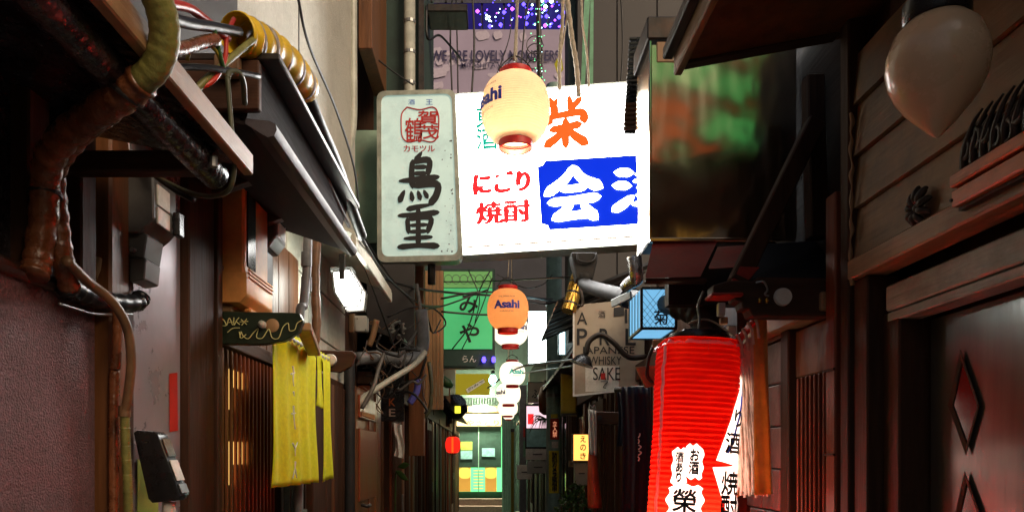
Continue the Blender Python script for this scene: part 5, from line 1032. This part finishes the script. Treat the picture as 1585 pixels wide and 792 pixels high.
for k in range(900):
    q = V((rng.gauss(0,1),rng.gauss(0,1),rng.gauss(0,1))).normalized()*rng.uniform(.45,1)**.6; p0 = c0+V((q.x*.17,q.y*.15,q.z*.34)); L = rng.uniform(.025,.05); a = V((rng.gauss(0,1),rng.gauss(0,1),rng.gauss(0,.6))).normalized(); b = a.cross(V((rng.gauss(0,1),rng.gauss(0,1),rng.gauss(0,1)))).normalized()*L*.36; n0 = a.cross(b).normalized()*L*.12
    lm.add([p0, p0+a*L*.4+b, p0+a*L*1.05, p0+a*L*.4-b, p0+a*L*.5+n0], [(0,1,4),(1,2,4),(2,3,4),(3,0,4)])
st(lm.build('foliage', M('leaf'), sh), 'stuff')
# ================================================================ FAR END
E_ = T('end_house', 'glowing end house with green panelled doors and lit name band', 'house', (0,20.2,0)); D_ = 20
MB().box((-4,20.12,0),(5,23,5.0)).build('wall', M('green_wall'), E_)
for k,(x0,x1) in enumerate(((703,740),(741.5,776))):
    dr = MB().box(P(x0,661,D_),P(x1,722,D_+.06)).build('door', M('green_panel'), E_, bevel=.006)
    if k == 0:
        MB().box(P(713,683,D_-.02),P(731,696,D_-.006)).build('notice', M('poster_green'), dr); MB().box(P(713,697,D_-.02),P(731,710,D_-.006)).build('notice', M('poster_blue'), dr)
    else: MB().box(P(746,693,D_-.02),P(766,706,D_-.006)).build('notice', M('poster_blue'), dr)
    lo_ = MB().box(P(x0,723,D_+.005),P(x1,760,D_+.06)).build('lower_panel', M('door_green'), E_)
    cx_ = (x0+x1)/2+(-2 if k == 0 else 1)
    MB().box(P(cx_-9,723,D_-.012),P(cx_+9,760,D_+.004)).build('amber_panel', M('door_glow2'), lo_)
    MB().prism([P(x, y, D_-.03) for x, y in rr([(cx_-9,723),(cx_+9,723),(cx_+9,740),(cx_-9,740)], 7)],(0,.012,0)).build('lit_arch', M('door_glow'), lo_)
for k in range(7): MB().box(P(733,727+k*4.6,D_-.01),P(748,728.2+k*4.6,D_+.004)).build('slat', M('door_glow'), E_)
MB().box(P(740.2,660,D_-.03),P(741.4,760,D_-.002)).build('mullion', M('shutter_mint'), E_)
nb_ = MB().box(P(707,640,D_-.10),P(776,659,D_+.02)).build('name_band', M('band_lit'), E_)
text('やきとり', onD(722,649,772,658,D_-.11), M('board_red'), nb_, off=.02)
MB().box(P(700,628,D_-.15),P(778,638,D_+.02)).build('lintel', M('tan_wood_h'), E_, bevel=.01)
for k in range(14): MB().prism([P(715+k*4.2,616,D_-.5),P(718.4+k*4.2,616,D_-.5),P(718.4+k*4.2,627,D_-.9),P(715+k*4.2,627,D_-.9)],(0,0,.02)).build('awning_ridge', M('shutter_mint'), E_)
MB().lathe(P(745,627,D_-.3), [(.16,0),(.15,-.05),(.05,-.07)], 18).build('door_lamp', M('bulb'), E_, smooth=True)
MB().box((U(700,20),19.5,.02),(U(779,20),19.99,.18)).build('step', M('step_stone'), E_, bevel=.01); MB().box((U(700,20)+.0,19.75,.181),(U(779,20)-.03,19.99,.36)).build('step', M('step_stone'), E_, bevel=.01)
ms = T('mint_shutter', 'pale mint corrugated panel beside the glowing doorway', 'panel', V((U(790,19),19,0)))
for k in range(6): MB().box((U(777+k*3.6,18.6),18.6+.02*(k%2),0),(U(780.2+k*3.6,18.6),18.7,Z(648,18.6))).build('rib', M('shutter_mint'), ms, bevel=.004)
gtb = T('green_tube_lamp', 'green lit strip at the edge of the glowing doorway', 'lamp', P(776,760,19.5)); MB().tube([P(777,660,19.4),P(777,760,19.4)], .02, 8, 1).build('tube', M('door_green'), gtb); MB().lathe(P(777,659,19.4), [(.03,0),(.03,.04)], 8).build('cap', M('iron'), gtb)
ysn = T('yellow_signboard', 'mustard signboard with a slanted white label above the glowing doorway', 'sign', P(732,612,14)); MB().box(P(705,578,14),P(758,611,14.08)).build('board', M('yellow_dim'), ysn, bevel=.01)
MB().prism([P(721,602,13.98),P(748,586,13.98),P(751,591,13.98),P(724,608,13.98)],(0,.01,0)).build('label', M('label_white'), ysn); text('のみや', onQ(P(726,604,13.97),P(750,590,13.97),P(748,587,13.97),P(723,601,13.97),(0,-1,0)), M('ink'), ysn)
tb = T('teal_bulb', 'small teal light bulb beside the lanterns', 'light bulb', P(763,596,12)); MB().lathe(P(763,588,12), [(.01,-.09),(.06,-.03),(.06,.03),(.03,.08)], 14).build('glass', M('teal_bulb'), tb, smooth=True); MB().lathe(P(763,578,12), [(.03,0),(.03,.05)], 10).build('socket', M('iron'), tb)
# tall building beyond
FB = T('commercial_building', 'tall dark commercial block with blue lit windows far behind the alley', 'building', (0,34,0))
MB().box((-14,32,0),(14,44,30)).build('wall', M('far_facade'), FB)
for k in range(7):
    MB().box((-12,31.9,3+k*3.6),(12,31.99,3.35+k*3.6)).build('floor_band', M('far_band'), FB)
for k in range(9):
    for j in range(2): MB().box((-4.2+k*.95,31.92,19.2+j*2.4),(-4.2+k*.95+.86,31.98,21.3+j*2.4)).build('window', M('blue_wash'), FB)
rng = random.Random(23)
fl = T('fairy_lights', 'blue and violet fairy lights high on the far commercial block', 'fairy lights', (1,31.7,19))
for k in range(110):
    px, py = rng.uniform(738,880), rng.uniform(-6,42); q = P(px, py, 31.5); r_ = rng.choice([.03,.04,.06,.10]); MB().lathe(q, [(.002,-r_),(r_,0),(.002,r_)], 5).build('bulb', M(rng.choice(['led_blue','led_blue','led_violet','led_ice'])), fl)
bn = T('banner', 'wide violet banner reading WE ARE LOVELY MONSTERS on the far block', 'banner', P(762,142,31))
D_ = 31
MB().box(P(658,46,D_),P(885,160,D_+.08)).build('sheet', M('banner'), bn)
rng = random.Random(12)
for k in range(26):
    x, y = rng.uniform(670,870), rng.uniform(52,150); a_, b_ = rng.uniform(4,14), rng.uniform(3,8)
    MB().add([P(x+a_*math.cos(j*.5236), y+b_*math.sin(j*.5236)*(1+.2*math.sin(j*2)), D_-.01-k*.002) for j in range(12)],[tuple(range(12))]).build('cloud_print', M('banner_pale'), bn)
text('WE ARE LOVELY MONSTERS', onD(667,78,866,95,D_-.08), M('ink_violet'), bn, off=.02); text('MIYASHITA WONDER', onD(714,97,818,105,D_-.08), M('ink_violet'), bn, off=.008)
ac = T('air_conditioner', 'dark wall box on brackets high on the green house', 'air conditioner', P(692,50,6.6))
MB().box(P(661,5,6.6),P(725,48,6.9)).build('body', M('iron'), ac, bevel=.01)
for px in (668,690,715): MB().bar(P(px,-30,6.7),P(px,4,6.7),.02,.02).build('bracket', M('iron'), ac)

# ================================================================ BEHIND THE VIEWPOINT: unseen house and lit panels added for the duct to reflect
RB_ = T('added_street_house', 'tall unseen house added across the street, with assumed lit green and red panels', 'house', (2,-11,0))  # house out of view, added to darken what the duct mirrors
MB().box((0,-16,0),(7.6,-11,14)).build('wall', M('dark_wood'), RB_)
for k in range(3): MB().box((.5+k*2.4,-11.02,5.7),(2.2+k*2.4,-10.9,6.5)).build('added_window', M('door_glow2'), RB_)  # unseen windows, added to give the duct's lower reflection an amber tone
MB().box((0,-11.2,9.3),(7.6,-10.95,10.8)).build('assumed_green_panel', M('assumed_green_lit'), RB_, bevel=.02)  # assumed light source, added for the green sheen on the duct
MB().box((1.5,-11.2,6.9),(7.6,-10.9,8.0)).build('assumed_red_panel', M('assumed_red_lit'), RB_, bevel=.02)  # assumed light source, added for the orange-red streaks on the duct
